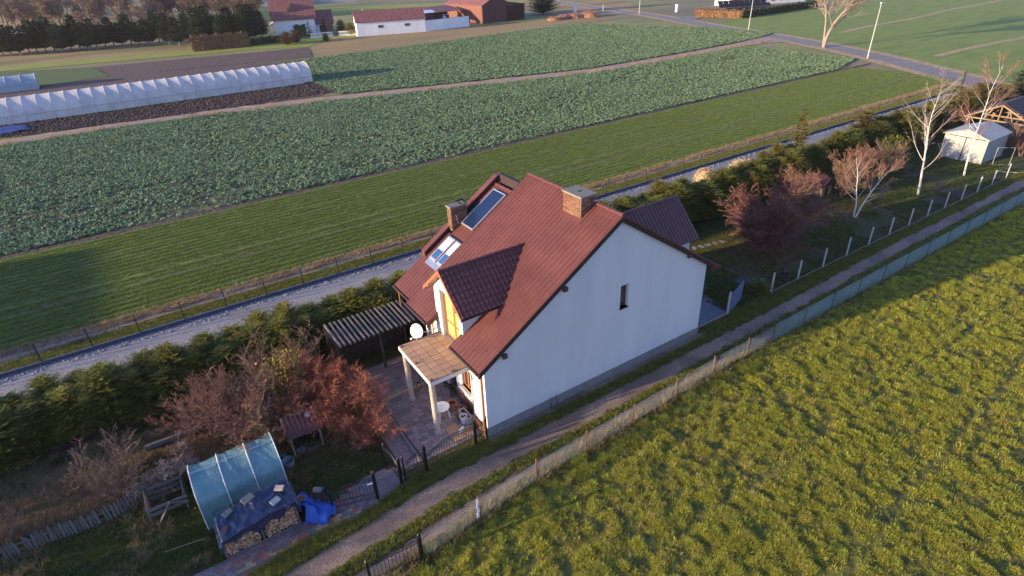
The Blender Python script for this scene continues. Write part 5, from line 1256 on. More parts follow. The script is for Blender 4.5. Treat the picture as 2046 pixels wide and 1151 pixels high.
place(bare('bare_shrub', 14, 3.2, .045, dict(SHRUB, kids=(11, 7, 5)), M['twig_brown'], M['twig_brown'], 8, .35), -8.0, 8.3, 2.0, 1.0, 'tall bare brown shrub between the spruce hedge and the yellow-leaved bush', 'shrub')
place(bare('bare_shrub', 15, 3.2, .04, dict(SHRUB, kids=(10, 7, 5)), M['twig_brown'], M['twig_brown'], 8, .4), -6.1, 8.6, 1.0, .95, 'bare reddish brown shrub in front of the pergola end', 'shrub')
place(bare('red_shrub', 16, 2.5, .05, dict(WILLOW, kids=(12, 9, 6)), M['twig_red'], M['twig_red'], 7, .75), -4.85, 4.7, 0, 1.0, 'dense fiery red weeping shrub overhanging the paved walk', 'shrub')
place(bare('red_shrub', 17, 2.7, .05, dict(WILLOW, kids=(12, 9, 6)), M['twig_red'], M['twig_red'], 7, .6), -5.2, 6.9, 1.4, 1.0, 'dense red shrub behind the weeping one, close to the pergola', 'shrub')
place(bare('red_shrub', 18, 2.6, .04, dict(DENSE), M['twig_brown'], M['twig_red'], 7, .5), -6.6, 6.6, .7, .95, 'red-brown bare shrub just behind the kennel', 'shrub')
place(bare('red_shrub', 119, 2.3, .035, dict(WILLOW, kids=(12, 9, 6)), M['twig_red'], M['twig_red'], 8, .8), -4.6, 3.2, 2.4, .8, 'low fiery red shrub hanging over the side fence, nearest the iron gate', 'shrub')
place(bare('bare_shrub', 120, 2.6, .035, dict(DENSE), M['twig_brown'], M['twig_brown'], 9, .6), -7.9, 6.2, 2.9, 1.0, 'dense brown thicket right behind the kennel and the greenhouse end', 'shrub')
place(bare('bare_shrub', 121, 2.8, .035, dict(DENSE), M['twig_brown'], M['twig_purple'], 9, .5), -10.8, 8.0, .9, 1.0, 'purplish bare shrub before the spruce hedge behind the greenhouse', 'shrub')
ly = bare('yellow_leaved_bush', 19, 2.9, .03, dict(SHRUB, kids=(8, 5, 3)), M['twig_brown'], M['twig_brown'], 5, .25); place(ly, -7.0, 7.6, 0, 1.0, 'bush still holding small yellow leaves among the bare shrubs', 'bush')
rg = random.Random(5); b = MB()
for i in range(520):
    a = rg.uniform(0, 2*PI); r_ = rg.uniform(.1, 1.0)*1.15; z = rg.uniform(1.2, 3.1); c = Vector((math.cos(a)*r_, math.sin(a)*r_, z)); u = rv(rg).normalized()*.06; v = rv(rg).normalized()*.05; b.quad(c-u-v, c+u-v, c+u+v, c-u+v)
b.local('leaves', M['leaf_yellow'], ly, kind='stuff')
for i, (x, y, s_) in enumerate(((-18.4, 6.2, .6), (-16.9, 7.5, .55), (-20, 8.0, .8))):
    place(bare('bare_shrub', 30+i, 2.2, .02, SHRUB, M['twig_brown'], M['twig_brown'], 6, .6), x, y, i, s_, ('small pale bare sapling at the lower left behind the picket fence', 'thin bare shrub in the dark corner under the spruce hedge', 'bare shrub at the left edge below the spruces')[i], 'shrub')
for i, (x, y, h_) in enumerate(((-27, 4, 4.5), (-31, 7, 5), (-29, 1.5, 4.0), (-36, 5, 5), (-33, 10, 5))):  # unseen trees added to throw dappled shade over the garden
    place(bare('bare_tree', 50+i, h_, .08, DENSE, M['bark'], M['twig_brown'], 5, .5), x, y, i, 1.2, 'unseen bare tree added beyond the left edge to shade the garden', 'tree', 'unseen trees added to shade the garden')
# rear garden
place(bare('weeping_tree', 21, 2.9, .09, dict(WILLOW, kids=(16, 12, 8), up=(.02, -.02, -.07, -.14), rmin=.010), M['twig_purple'], M['twig_wine'], 9, .85), 26.6, 4.4, 0, (1.38, 1.38, 1.55), 'broad dull-red weeping tree in the shaded garden behind the house', 'tree')
place(bare('birch_tree', 22, 7.4, .11, dict(BIRCH, kids=(13, 13, 9), rmin=.012), M['birch'], M['twig_purple'], 2, .10), 37.4, 3.9, .4, (.85, .85, .78), 'twin-stemmed white birch with a reddish crown, nearest of the three birches', 'birch tree')
place(bare('birch_tree', 23, 10.8, .12, dict(BIRCH, kids=(19, 9, 5)), M['birch'], M['twig_grey'], 1, 0, (.03, -.02)), 46.2, 3.3, 1.2, .82, 'slender white birch with swept-up bare limbs in the middle of the lawn', 'birch tree')
place(bare('birch_tree', 24, 11.4, .14, dict(BIRCH, kids=(17, 12, 7), rmin=.013), M['birch'], M['twig_purple'], 1, 0, (.05, -.05)), 54.2, 3.1, 2.0, .85, 'tall leaning white birch right in front of the metal garage', 'birch tree')

for i, (x, y, s_, lab) in enumerate(((36.0, 8.3, 1.1, 'bare multi-stemmed brown shrub left of the playhouse'), (40.5, 6.9, 1.15, 'bare multi-stemmed brown shrub beside the playhouse'), (44.0, 8.0, 1.2, 'bare brown shrub between the playhouse and the green conifers'), (49.0, 7.8, 1.0, 'round bare reddish bush behind the middle birch'), (64.6, 2.4, 1.0, 'thick bare brown bush right of the empty gate frame'), (65.6, 4.2, .9, 'bare brown bush in front of the timber carport'), (66, 10.6, 1.1, 'tall bare shrub between garage and hedge'))):
    place(bare('bare_shrub', 60+i, 2.7, .04, dict(SHRUB, kids=(10, 7, 4), rmin=.012), M['twig_brown'], M['twig_brown' if i % 2 else 'twig_purple'], 9, .4), x, y, i, s_, lab, 'shrub')
# big tree at the road
bt = bare('big_bare_tree', 71, 10, .30, dict(BIGT, rmin=.026, split=1, tip=.25, kids=(9, 8, 6, 4)), M['barkpale'], M['twig_grey'], 2, .22); place(bt, *G(1645, 95).xy, .5, 1.15, 'big bare two-stemmed tree growing on the verge of the road', 'tree')
# orchard and woodland at the top left
protos = [bare('bare_tree', 80+i, 4.8, .22, dict(BIGT, lev=3, kids=(10, 9, 8), rmin=.055), M['bark'], M['twig_far'], 1, 0) for i in range(4)]
rg = random.Random(12); npl = 0
for i in range(200):
    if i < 4: e = protos[i]
    else: e = copy_tree(protos[i % 4])
    px = rg.uniform(-60, 520); py = rg.uniform(2, 66)+px*.01
    if px > 330: py = min(py, 42)
    p = G(px, py)
    place(e, p.x, p.y, rg.uniform(0, 6), rg.uniform(1.0, 1.9), ('bare purplish orchard tree at the top left corner' if px < 160 else 'bare purplish orchard tree above the middle of the dark conifer row' if px < 350 else 'bare purplish orchard tree left of the long blue-grey wall'), 'tree', 'bare orchard trees at the top left')
# conifers --------------------------------------------------------
def conifer(name, seed, h, r_, m, whorls=16, per=9, spray=.22, dens=9, droop=-.15, open_=0., trunkm=None, shape=1.0, zb=.06, lift=.0, shoots=0):
    rg = random.Random(seed); b = MB()
    for w_ in range(whorls):
        t = zb+(1-zb)*(w_+rg.random()*.6)/whorls; z = h*t; L0 = r_*((1-t)**shape)*1.0+.06
        n_ = max(4, int(per*(1-.45*t)))
        for k in range(n_):
            a = rg.uniform(0, 2*PI); L_ = L0*rg.uniform(.7, 1.15); dr = droop*L_+lift*L_; c, s_ = math.cos(a), math.sin(a)
            m_ = max(3, int(dens*L_/r_)+2)
            for q in range(m_):
                f = (q+.6)/m_; wd = spray*(1.15-.7*f)
                px_, py_, pz_ = c*L_*f, s_*L_*f, z+dr*f*f+.10*L_*f
                for sd_ in (-1, 1):
                    a2 = a+sd_*rg.uniform(.35, .95); l2 = wd*rg.uniform(.8, 1.5); u = Vector((math.cos(a2), math.sin(a2), rg.uniform(-.15, .45)))*l2; v = Vector((-math.sin(a2), math.cos(a2), rg.uniform(-.5, .5)))*l2*.22
                    p = Vector((px_, py_, pz_)); b.quad(p-v, p+u*.5-v*1.1, p+u, p+u*.5+v*1.1)
    for k in range(shoots):
        a = rg.uniform(0, 2*PI); rr = r_*rg.uniform(.1, .75); z0 = h*(1-rr/r_)*.85+.1; ln = rg.uniform(.35, .8)
        for q in range(7):
            p = Vector((math.cos(a)*rr, math.sin(a)*rr, z0+ln*q/7)); a2 = rg.uniform(0, 6.28); l2 = spray*(1.1-.1*q); u = Vector((math.cos(a2)*.8, math.sin(a2)*.8, .7))*l2; v = Vector((-math.sin(a2), math.cos(a2), 0))*l2*.2; b.quad(p-v, p+u*.5-v, p+u, p+u*.5+v)
    for q in range(6):
        p = Vector((0, 0, h-.05)); a = q*1.05; u = Vector((math.cos(a)*.3, math.sin(a)*.3, .9))*spray; v = Vector((-math.sin(a), math.cos(a), 0))*spray*.2; b.quad(p-v, p+u*.5-v, p+u, p+u*.5+v)
    e = empty(name, (0, 0, 0)); b.local('crown', m, e)
    t_ = MB(); t_.tube([(0, 0, -.05), (0, 0, h*.95)], [r_*.06+.02, .008], 6); t_.local('trunk', trunkm or M['bark'], e)
    return e
sp = [conifer('spruce_tree', 100+i, 2.75+.12*i, 1.6, M['spruce'], 34, 19, .15, 14, .25, shape=.48, shoots=46) for i in range(4)]
rg = random.Random(21); used = 0
slots = []
x = -46
while x < 84:
    if True:
        slots.append((x, 11.7+rg.uniform(-.45, .45), rg.uniform(.88, 1.08)))
        slots.append((x+.7, 13.1+rg.uniform(-.4, .4), rg.uniform(.88, 1.02)))
    slots.append((x+.35, 12.4+rg.uniform(-.3, .3), rg.uniform(.85, 1.05)))
    x += 1.42
for i, (x, y, s_) in enumerate(slots):
    if 28 < x < 31 or 43.5 < x < 46: s_ *= .75
    if x > 16: s_ *= 1.13
    e = sp[used] if used < 4 else copy_tree(sp[rg.randrange(4)]); used += 1
    place(e, x, y, rg.uniform(0, 6), (s_*1.1, s_*1.1, s_*rg.uniform(.85, 1.02)), 'green hedge spruce in the '+('drive-side' if y > 12.8 else 'garden-side' if y < 12.1 else 'middle')+' row '+('left of the pergola' if x < -5 else 'beside the pergola and the house' if x < 15 else 'between the house and the tall spruce' if x < 45 else 'beyond the tall pointed spruce'), 'spruce tree', 'spruces of the long garden hedge')
place(conifer('spruce_tree', 130, 5.6, 1.7, M['spruce'], 26, 14, .26, 10, -.15, shape=.9), 45.2, 14.6, 0, 1, 'single taller pointed spruce rising above the hedge', 'spruce tree')
place(conifer('golden_conifer', 131, 4.2, 2.5, M['thuja'], 22, 18, .28, 12, .1, shape=.45), 54.2, 13.4, 0, 1, 'round golden-brown conifer bulging out of the hedge', 'conifer')
place(conifer('golden_conifer', 132, 3.6, 2.0, M['thuja'], 18, 16, .28, 10, .1, shape=.5), 76.5, 14.0, 0, 1, 'yellowish conifer in the far part of the hedge by the drive end', 'conifer')
place(conifer('golden_conifer', 133, 3.0, 1.8, M['thuja'], 18, 16, .26, 10, .1, shape=.5), 83.5, 14.4, 0, 1, 'yellowish conifer at the very end of the hedge near the gate post', 'conifer')
place(conifer('juniper_bush', 134, 3.0, 2.0, M['spruce'], 18, 16, .28, 10, .45, shape=.5), 51.5, 8.6, 0, 1, 'bright green spreading conifer behind the second birch', 'conifer')
place(conifer('juniper_bush', 135, 3.4, 2.2, M['spruce'], 18, 16, .28, 10, .4, shape=.5), 59.0, 11.0, 0, 1, 'dark green spreading conifer left of the metal garage', 'conifer')
place(conifer('juniper_bush', 136, 3.6, 2.6, M['darkconifer'], 16, 16, .35, 9, .3, shape=.5), 93.0, 13.0, 0, 1, 'dark green conifer by the road at the right edge', 'conifer')
place(conifer('low_conifer', 137, 1.7, 1.4, M['thuja'], 12, 14, .2, 9, .4, shape=.5), 33.0, 7.8, 0, 1, 'rusty brown little conifer behind the weeping tree', 'conifer')
place(conifer('big_conifer', 138, 9.5, 6.2, M['darkconifer'], 30, 24, .7, 12, .1, shape=.35), G(1098, 30).x, G(1098, 30).y+4, 0, 1, 'big dark rounded conifer right of the dark red barn', 'conifer')
place(conifer('green_shrub', 139, 1.0, .9, M['spruce'], 9, 12, .16, 8, .4, shape=.5), 20.9, .95, 0, 1, 'low leafy green shrub behind the slatted gate', 'shrub')
dk = [conifer('dark_conifer', 140+i, 7.0, 2.9, M['darkconifer'], 26, 12, .8, 6, .35, shape=.5, zb=.14, trunkm=M['barkgrey']) for i in range(3)]
rg = random.Random(33); i = 0
rowp = [(px, 112-px*.075+rg.uniform(-5, 3), 1.0) for px in range(-60, 290, 17)]+[(px, 103-px*.035+rg.uniform(-12, 2), 1.05) for px in range(300, 400, 20)]+[(px, 92-(px-400)*.08+rg.uniform(-6, 2), 1.15) for px in range(405, 530, 15)]
for px, py, s_ in rowp:
    p = G(px, py); e = dk[i] if i < 3 else copy_tree(dk[rg.randrange(3)]); i += 1
    place(e, p.x, p.y, rg.uniform(0, 6), (s_*rg.uniform(.8, 1.1), s_*rg.uniform(.8, 1.1), s_*rg.uniform(.85, 1.3)), ('dark green conifer in the row behind the grey poly tunnel' if px < 150 else 'dark green conifer in the row behind the dark soil field' if px < 300 else 'taller dark green conifer in the row left of the farmhouse' if px > 400 else 'dark green conifer in the row by the brown clipped hedge'), 'conifer', 'dark conifers in the row at the top left')
place(conifer('columnar_conifer', 150, 5.0, .8, M['darkconifer'], 20, 12, .3, 6, .3, shape=.4), *G(651, 70).xy, 0, 1, 'slim dark columnar conifer before the farmhouse annexe', 'conifer')
for i, (px, py, s_, lab) in enumerate(((566, 80, 1, ''),)): pass
place(conifer('clipped_shrub', 151, 2.6, 1.6, M['thuja'], 16, 16, .35, 8, .2, shape=.25), *G(652, 83).xy, 0, .8, 'round golden shrub between the two white lattice walls', 'shrub')
place(conifer('young_fir', 152, 4.2, 1.6, M['spruce'], 12, 10, .35, 6, .0, shape=.8), *G(620, 74).xy, 0, 1, 'small green fir before the white farmhouse wall', 'fir tree')
place(conifer('dark_shrub', 153, 3.6, 2.6, M['darkconifer'], 14, 14, .5, 8, .2, shape=.5), *G(683, 66).xy, 0, 1, 'dark shrub left of the long white barn', 'shrub')
place(conifer('dark_shrub', 154, 3.4, 2.4, M['spruce'], 14, 14, .5, 8, .2, shape=.5), *G(703, 70).xy, 0, 1, 'olive green shrub touching the gable of the long white barn', 'shrub')
for i, (px, py, lab) in enumerate(((575, 90, 'tawny bare bush before the white farmhouse, left one'), (592, 86, 'tawny bare bush against the dark clipped hedge'))):
    place(conifer('tawny_bush', 155+i, 4.0, 3.0, M['hedge_brown'], 14, 18, .5, 9, .5, shape=.4), *G(px, py).xy, 0, .8, lab, 'bush')

def hedge(name, pa, pb, h, wd, m, label, n_per=90, leaf=.16):
    e, L_ = oriented(name, pa, pb, label, 'hedge'); rg = random.Random(int(L_*10)); b = MB()
    for i in range(int(L_*n_per)):
        x = rg.uniform(0, L_); s_ = rg.random()
        bulge = .18*math.sin(x*2.2)+.1*math.sin(x*5.1)
        if s_ < .4: y, z = rg.uniform(-.08, .12)-bulge*.5, rg.uniform(0, h)
        elif s_ < .5: y, z = wd+rg.uniform(-.1, .1), rg.uniform(0, h)
        elif s_ < .85: y, z = rg.uniform(0, wd), h+bulge+rg.uniform(-.15, .12)
        else: x = rg.choice((0, L_))+rg.uniform(-.1, .1); y, z = rg.uniform(0, wd), rg.uniform(0, h)
        c = Vector((x, y, z)); u = rv(rg).normalized()*leaf; v = rv(rg).normalized()*leaf*.7; b.quad(c-u, c-v, c+u, c+v)
    b.local('foliage', m, e, kind='stuff')
    c = MB(); c.box(.1, L_-.1, .12, wd-.12, 0, h-.18); c.local('branch_core', m, e)
hedge('brown_hedge', tuple(G(1388, 34).xy), tuple(G(1483, 37).xy), 2.2, 1.6, M['hedge_brown'], 'clipped brown hornbeam hedge beside the road before the solar panels', 60, .25)
hedge('dark_hedge', tuple(G(1484, 37).xy), tuple(G(1634, 14).xy), 1.9, 1.6, M['hedge_dark'], 'long dark green hedge below the white villa', 40, .28)
hedge('beech_hedge', tuple(G(387, 104).xy), tuple(G(500, 94).xy), 3.6, 2.2, M['hedge_brown'], 'reddish brown clipped hedge left of the white farmhouse', 60, .3)
hedge('dark_hedge', tuple(G(500, 92).xy), tuple(G(570, 84).xy), 1.8, 1.5, M['hedge_dark'], 'low dark hedge in front of the white farmhouse', 50, .28)
hedge('clipped_hedge', tuple(G(590, 73).xy), tuple(G(611, 72).xy), 3.0, 2.2, M['darkconifer'], 'boxy dark clipped hedge against the white farmhouse wall', 60, .3)
# straw heaps
def heap(x, y, r_, h, m, label, cat='straw heap', n_=900, leaf=.22, group=None):
    e = empty('straw_heap', (x, y, 0), 0, label, cat, group); rg = random.Random(int(x*10)); b = MB()
    b.lathe([(r_, 0), (r_*.95, h*.3), (r_*.7, h*.75), (r_*.3, h*.95), (.03, h)], (0, 0, 0), 14); b.local('core', m, e)
    b = MB()
    for i in range(n_):
        a = rg.uniform(0, 2*PI); t = rg.random(); rr = r_*math.cos(t*PI/2)**.6; z = h*math.sin(t*PI/2)
        c = Vector((math.cos(a)*rr, math.sin(a)*rr, z)); u = (Vector((math.cos(a), math.sin(a), .2))+rv(rg, .6)).normalized()*leaf; v = rv(rg).normalized()*leaf*.12; b.quad(c-v, c+u-v*.5, c+u+v*.5, c+v)
    b.local('straw', m, e, kind='stuff')
heap(31.6, 14.6, 1.0, 2.5, M['straw'], 'tall tuft-like heap of pale dry grass standing in the hedge by the drive', 'dry grass tuft')
heap(37.3, 14.8, 1.6, 2.0, M['straw'], 'broader low heap of dry grass farther along the hedge', 'dry grass tuft')
M['rusthay'] = mat('rusty_dry_plants', [(.22, .10, .06), (.32, .17, .11)], 2, .95)
for i, (px, py, s_) in enumerate(((1107, 41, 1.0), (1125, 38, 1.1), (1148, 36, 1.3), (1178, 34, 1.6))):
    p = G(px, py); heap(p.x, p.y, 2.2*s_, 1.1*s_, M['rusthay'], ('smallest and leftmost', 'second from the left', 'third from the left', 'largest and rightmost')[i]+' of the four rusty heaps of cut plants by the far road', 'plant heap', 260, .5)
# ------------------------------------------------------------------ grass, crops and litter nobody could count
def tuft(seed, n_, h, spread, wd, lean=.6):
    rg = random.Random(seed); b = MB()
    for i in range(n_):
        a = rg.uniform(0, 2*PI); r_ = rg.random()*spread; p = Vector((math.cos(a)*r_, math.sin(a)*r_, -.02)); hh = h*rg.uniform(.5, 1.1); l_ = rg.uniform(.2, lean)*hh; a2 = a+rg.uniform(-.8, .8)
        d1 = Vector((math.cos(a2)*l_*.35, math.sin(a2)*l_*.35, hh*.6)); d2 = Vector((math.cos(a2)*l_, math.sin(a2)*l_, hh)); s_ = Vector((-math.sin(a2), math.cos(a2), 0))*wd
        n0 = len(b.v); b.v += [tuple(p-s_), tuple(p+s_), tuple(p+d1+s_*.8), tuple(p+d1-s_*.8), tuple(p+d2)]; b.f += [(n0, n0+1, n0+2, n0+3), (n0+3, n0+2, n0+4)]
    return b
def crop(seed, n_, r_, h, wd):
    rg = random.Random(seed); b = MB()
    for i in range(n_):
        a = rg.uniform(0, 2*PI); L_ = r_*rg.uniform(.6, 1.1); zz = h*rg.uniform(.3, 1.1); s_ = Vector((-math.sin(a), math.cos(a), rg.uniform(-.4, .4)))*wd*rg.uniform(.6, 1.2); c = Vector((math.cos(a), math.sin(a), 0))
        p0 = Vector((0, 0, 0)); p1 = c*L_*.55+Vector((0, 0, zz)); p2 = c*L_+Vector((0, 0, zz*.6)); n0 = len(b.v)
        b.v += [tuple(p0), tuple(p1-s_), tuple(p1+s_), tuple(p2)]; b.f += [(n0, n0+2, n0+1), (n0+1, n0+2, n0+3)]
    return b
M['blade'] = mat('meadow_blades', [(.22, .29, .038), (.45, .43, .058), (.64, .54, .11)], .5, .75, rand=.45, trans=.45)
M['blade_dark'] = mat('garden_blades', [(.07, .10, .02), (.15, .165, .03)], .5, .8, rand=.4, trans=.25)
M['blade_verge'] = mat('verge_blades', [(.14, .165, .025), (.27, .24, .045)], .5, .8, rand=.45, trans=.3)
M['blade_dry'] = mat('dry_blades', [(.26, .18, .09), (.42, .31, .17)], .5, .9, rand=.3, trans=.25)
M['blade_wheat'] = mat('wheat_blades', [(.12, .18, .038), (.20, .25, .055)], .5, .8, rand=.3, trans=.4)
M['rape'] = mat('rape_leaves', [(.10, .165, .08), (.17, .245, .115), (.31, .36, .18)], .6, .6, rand=.7, trans=.2)
M['clod'] = mat('soil_clods', [(.04, .026, .024), (.085, .058, .05)], 2, .95, rand=.3)
L_m = lib([libmesh(tuft(1+k, 16, .175, .12, .0095, 1.0), 'meadow_tuft', M['blade']) for k in range(4)], 'meadow_lib')
L_g = lib([libmesh(tuft(11+k, 16, .12, .15, .006, 1.0), 'lawn_tuft', M['blade_dark']) for k in range(3)], 'lawn_lib')
L_v = lib([libmesh(tuft(21+k, 18, .15, .15, .006, 1.0), 'verge_tuft', M['blade_verge']) for k in range(3)], 'verge_lib')
L_d = lib([libmesh(tuft(31+k, 16, .34, .16, .006, .9), 'dry_tuft', M['blade_dry']) for k in range(3)], 'dry_lib')
L_w = lib([libmesh(tuft(41+k, 12, .12, .22, .012, .9), 'wheat_tuft', M['blade_wheat']) for k in range(2)], 'wheat_lib')
L_r = lib([libmesh(crop(51+k, 10, .215, .20, .052), 'rape_plant', M['rape']) for k in range(4)], 'rape_lib')
L_c = lib([libmesh(MB().lathe([(.12, 0), (.15, .08), (.06, .16)], (0, 0, 0), 5), 'clod', M['clod'])], 'clod_lib')
RS = np.random.RandomState(77)
def pts(n, x0, x1, y0, y1, z=0., lim=None, keep=None):
    P = np.stack([RS.uniform(x0, x1, n), RS.uniform(y0, y1, n), np.full(n, float(z))], 1)
    if keep is not None: P = P[keep(P)]
    P = P[seen(P)]
    return P[:lim] if lim else P
def sc_(n, a, b_): return RS.uniform(a, b_, n)
def dens_by_dist(P, d0, pw=1.6):
    d = np.linalg.norm(P-_cm, axis=1); return RS.rand(len(P)) < np.clip((d0/d)**pw, 0, 1)
# meadow: clumpy, thinner in worn lines
def mk(P):
    x, y = P[:, 0], P[:, 1]; fy = np.interp(x, [-10, -5, 0, 3, 8, 12, 15, 60, 90], [-4.55, -3.95, -3.4, -3.3, -3.15, -2.95, -2.95, -2.75, -2.7])
    d = hsh(x, y, .6, 1)*.15+hsh(x, y, 2.6, 2)*.5+hsh(x, y, 5.3, 3)*.35
    line = np.exp(-((y+13.75-.08*x+.10*np.sin(x*.9))/.27)**2)+.85*np.exp(-((y+8.8+.07*np.sin(x*.8+1))/.17)**2)+.8*np.exp(-((y+17.5-.05*x)/.2)**2)
    return (y < fy-.25) & (RS.rand(len(P)) < np.clip((d-.26)*2.6, .16, 1)) & (RS.rand(len(P)) > .97*line)
P = pts(800000, -14, 95, -42, -2.6, -.02, keep=mk); P = P[dens_by_dist(P, 26, 1.5)]
dd = np.linalg.norm(P-_cm, axis=1); dn_ = .2*hsh(P[:, 0], P[:, 1], .6, 1)+.5*hsh(P[:, 0], P[:, 1], 2.6, 2)+.3*hsh(P[:, 0], P[:, 1], 5.3, 3)
P[:, 2] = tuss(P[:, 0], P[:, 1])-.02
MP = P.copy()
scatter('meadow_grass', P, RS.uniform(0, 6.28, len(P)), (.38+.72*dn_)*np.clip((dd/28)**.5, .9, 1.6), L_m, 'coarse yellow-green tussocky grass covering the sunlit meadow', 'grass'); print('meadow', len(P))
Q = MP[RS.rand(len(MP)) < .05*hsh(MP[:, 0], MP[:, 1], .4, 61)**2+.004]; scatter('meadow_dry_grass', Q, RS.uniform(0, 6.28, len(Q)), sc_(len(Q), .5, .9), L_d, 'paler dead blades mixed into the meadow', 'grass')
def vk(lo, hi):
    return lambda P: (P[:, 1] > lo(P[:, 0])) & (P[:, 1] < hi(P[:, 0]))
dya = lambda x: -.10*np.maximum(0, -3-x)
fya = lambda x: np.interp(x, [-10, -5, 0, 3, 8, 12, 15, 60, 90], [-4.55, -3.95, -3.4, -3.3, -3.15, -2.95, -2.95, -2.75, -2.7])
ia = lambda xs, ys: (lambda x: np.interp(x, xs, ys)+dya(x))
c_lo = ia([-20, -5, 5, 20, 36, 92], [-2.72, -2.72, -2.42, -2.08, -1.98, -1.98]); c_hi = ia([-20, -5, 5, 20, 36, 92], [-2.05, -2.05, -2.0, -1.75, -1.4, -1.4])
A = pts(60000, -14, 90, -5.5, 0, .02, keep=vk(c_lo, c_hi)); A = A[dens_by_dist(A, 26, 1.3)]
B2 = pts(60000, -14, 90, -2, .4, .02, keep=vk(ia([-20, -5, 5, 20, 36, 92], [-.93, -.93, -.93, -.82, -.45, -.45]), lambda x: np.where((x > -.2) & (x < 14.5), -.35, np.where(x > 14.5, .4, -.05+dya(x)*.4)))); B2 = B2[dens_by_dist(B2, 26, 1.3)]
B2 = B2[~in_poly(B2[:, 0], B2[:, 1], apoly)]
P = np.concatenate([A, B2]); scatter('lane_grass', P, RS.uniform(0, 6.28, len(P)), sc_(len(P), .6, 1.2), L_v, 'short grass between and beside the wheel tracks of the lane', 'grass'); print('lane', len(P))
C = pts(30000, -14, 90, -5.5, -2, .02, keep=vk(lambda x: fya(x)-.35, lambda x: np.minimum(fya(x)+.35, -2.7)))
C = C[dens_by_dist(C, 26, 1.2)]; scatter('fence_foot_grass', C, RS.uniform(0, 6.28, len(C)), sc_(len(C), .7, 1.5), L_v, 'longer grass standing along the foot of the wire fence', 'grass')
C = C[RS.rand(len(C)) < .22]; scatter('dry_fence_grass', C, RS.uniform(0, 6.28, len(C)), sc_(len(C), .7, 1.5), L_d, 'dry straw-coloured grass along the foot of the wire fence', 'grass')
gk = lambda P: ~((P[:, 0] > -4.3) & (P[:, 0] < 17.6) & (P[:, 1] < 11)) & ~((P[:, 0] > -11.6) & (P[:, 0] < -4) & (P[:, 1] < 1.25)) & ~in_poly(P[:, 0], P[:, 1], apoly) & (hsh(P[:, 0], P[:, 1], .55, 9) > .28+.25*(P[:, 1] > 6)*(P[:, 0] < 0))
P = pts(150000, -22, 60, -.2, 11, .0, keep=gk); P = P[dens_by_dist(P, 26, 1.4)]
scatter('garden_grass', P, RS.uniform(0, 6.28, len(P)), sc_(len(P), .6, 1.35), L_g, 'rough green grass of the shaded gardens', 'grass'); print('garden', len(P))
P = pts(26000, -22, -5, .5, 10.8, .0, keep=lambda P: (hsh(P[:, 0], P[:, 1], .7, 19) > .5-.3*(P[:, 1] > 5.6)) & (RS.rand(len(P)) < .25+.6*(P[:, 1] > 5.3)) & ~((P[:, 0] > -12) & (P[:, 1] < 2.2))); scatter('dead_weeds', P, RS.uniform(0, 6.28, len(P)), sc_(len(P), .35, 1.0), L_d, 'dead weeds and dry litter between the bare shrubs', 'weeds')
P = pts(26000, -22, 90, 20.2, 21.9, .03); scatter('strip_grass', P, RS.uniform(0, 6.28, len(P)), sc_(len(P), .5, 1.0), L_v, 'narrow strip of grass beyond the blue-grey kerb', 'grass')
P = pts(26000, -22, 95, 22.2, 23.2, .04, keep=lambda P: RS.rand(len(P)) < .12+.3*hsh(P[:, 0], P[:, 1], .8, 29)); scatter('dry_field_edge', P, RS.uniform(0, 6.28, len(P)), sc_(len(P), .3, 1.0), L_d, 'dry grass tufts on the near edge of the wheat field', 'grass')
wk = lambda P: (((P[:, 1]/.75) % 1) > .30) & (RS.rand(len(P)) > .85*(((P[:, 1]/5.6) % 1 < .06)|(((P[:, 1]-1.5)/5.6) % 1 < .06))) 
P = pts(200000, -22, 100, 23.2, 39.5, .03, keep=wk); P = P[dens_by_dist(P, 48, 1.2)]
scatter('wheat_seedlings', P, RS.uniform(0, 6.28, len(P)), sc_(len(P), .7, 1.3), L_w, 'rows of short young wheat on the green field strip', 'wheat'); print('wheat', len(P))
rk = lambda P: (P[:, 1] < np.interp(P[:, 0], [-80, -25, -6, 15, 39, 67, 95, 114, 122], [88, 85.3, 85.6, 82.4, 76.1, 69.8, 70.5, 71.8, 72.5])-2.4) & (P[:, 1] > 40.2+np.maximum(0, (P[:, 0]-95)*.3)) & ((((P[:, 1]+.15*np.sin(P[:, 0]*.3))/.62) % 1 > .36) | (RS.rand(len(P)) < .35)) & (RS.rand(len(P)) < np.clip(.02+1.5*(.6*hsh(P[:, 0]*.3, P[:, 1], .30, 39)+.4*hsh(P[:, 0]*.5, P[:, 1], 1.1, 40)-.25)+.010*(P[:, 1]-40), .15, 1))
P = pts(360000, -26, 108, 40, 86, .04, keep=rk)
scatter('rape_plants', P, RS.uniform(0, 6.28, len(P)), sc_(len(P), .7, 1.35), L_r, 'blue-green leafy crop covering the field south of the dirt track', 'crop'); print('rape', len(P))
rk2 = lambda P: (P[:, 1] > np.interp(P[:, 0], [-25, 19, 39, 67, 95, 114, 122, 132], [88, 84, 78.3, 72, 72.5, 74, 75, 78])) & (P[:, 1] < np.interp(P[:, 0], [19, 22.5, 32, 70, 100, 115, 132], [84, 126, 128, 131, 134, 133, 92])) & (P[:, 0] > 19.5+(P[:, 1] < 97)*2.2) & (RS.rand(len(P)) < .9)
P = pts(120000, 19, 130, 72, 134, .04, keep=rk2)
scatter('rape_plants', P, RS.uniform(0, 6.28, len(P)), sc_(len(P), .9, 1.6), L_r, 'blue-green leafy crop covering the field north of the dirt track', 'crop'); print('rape2', len(P))
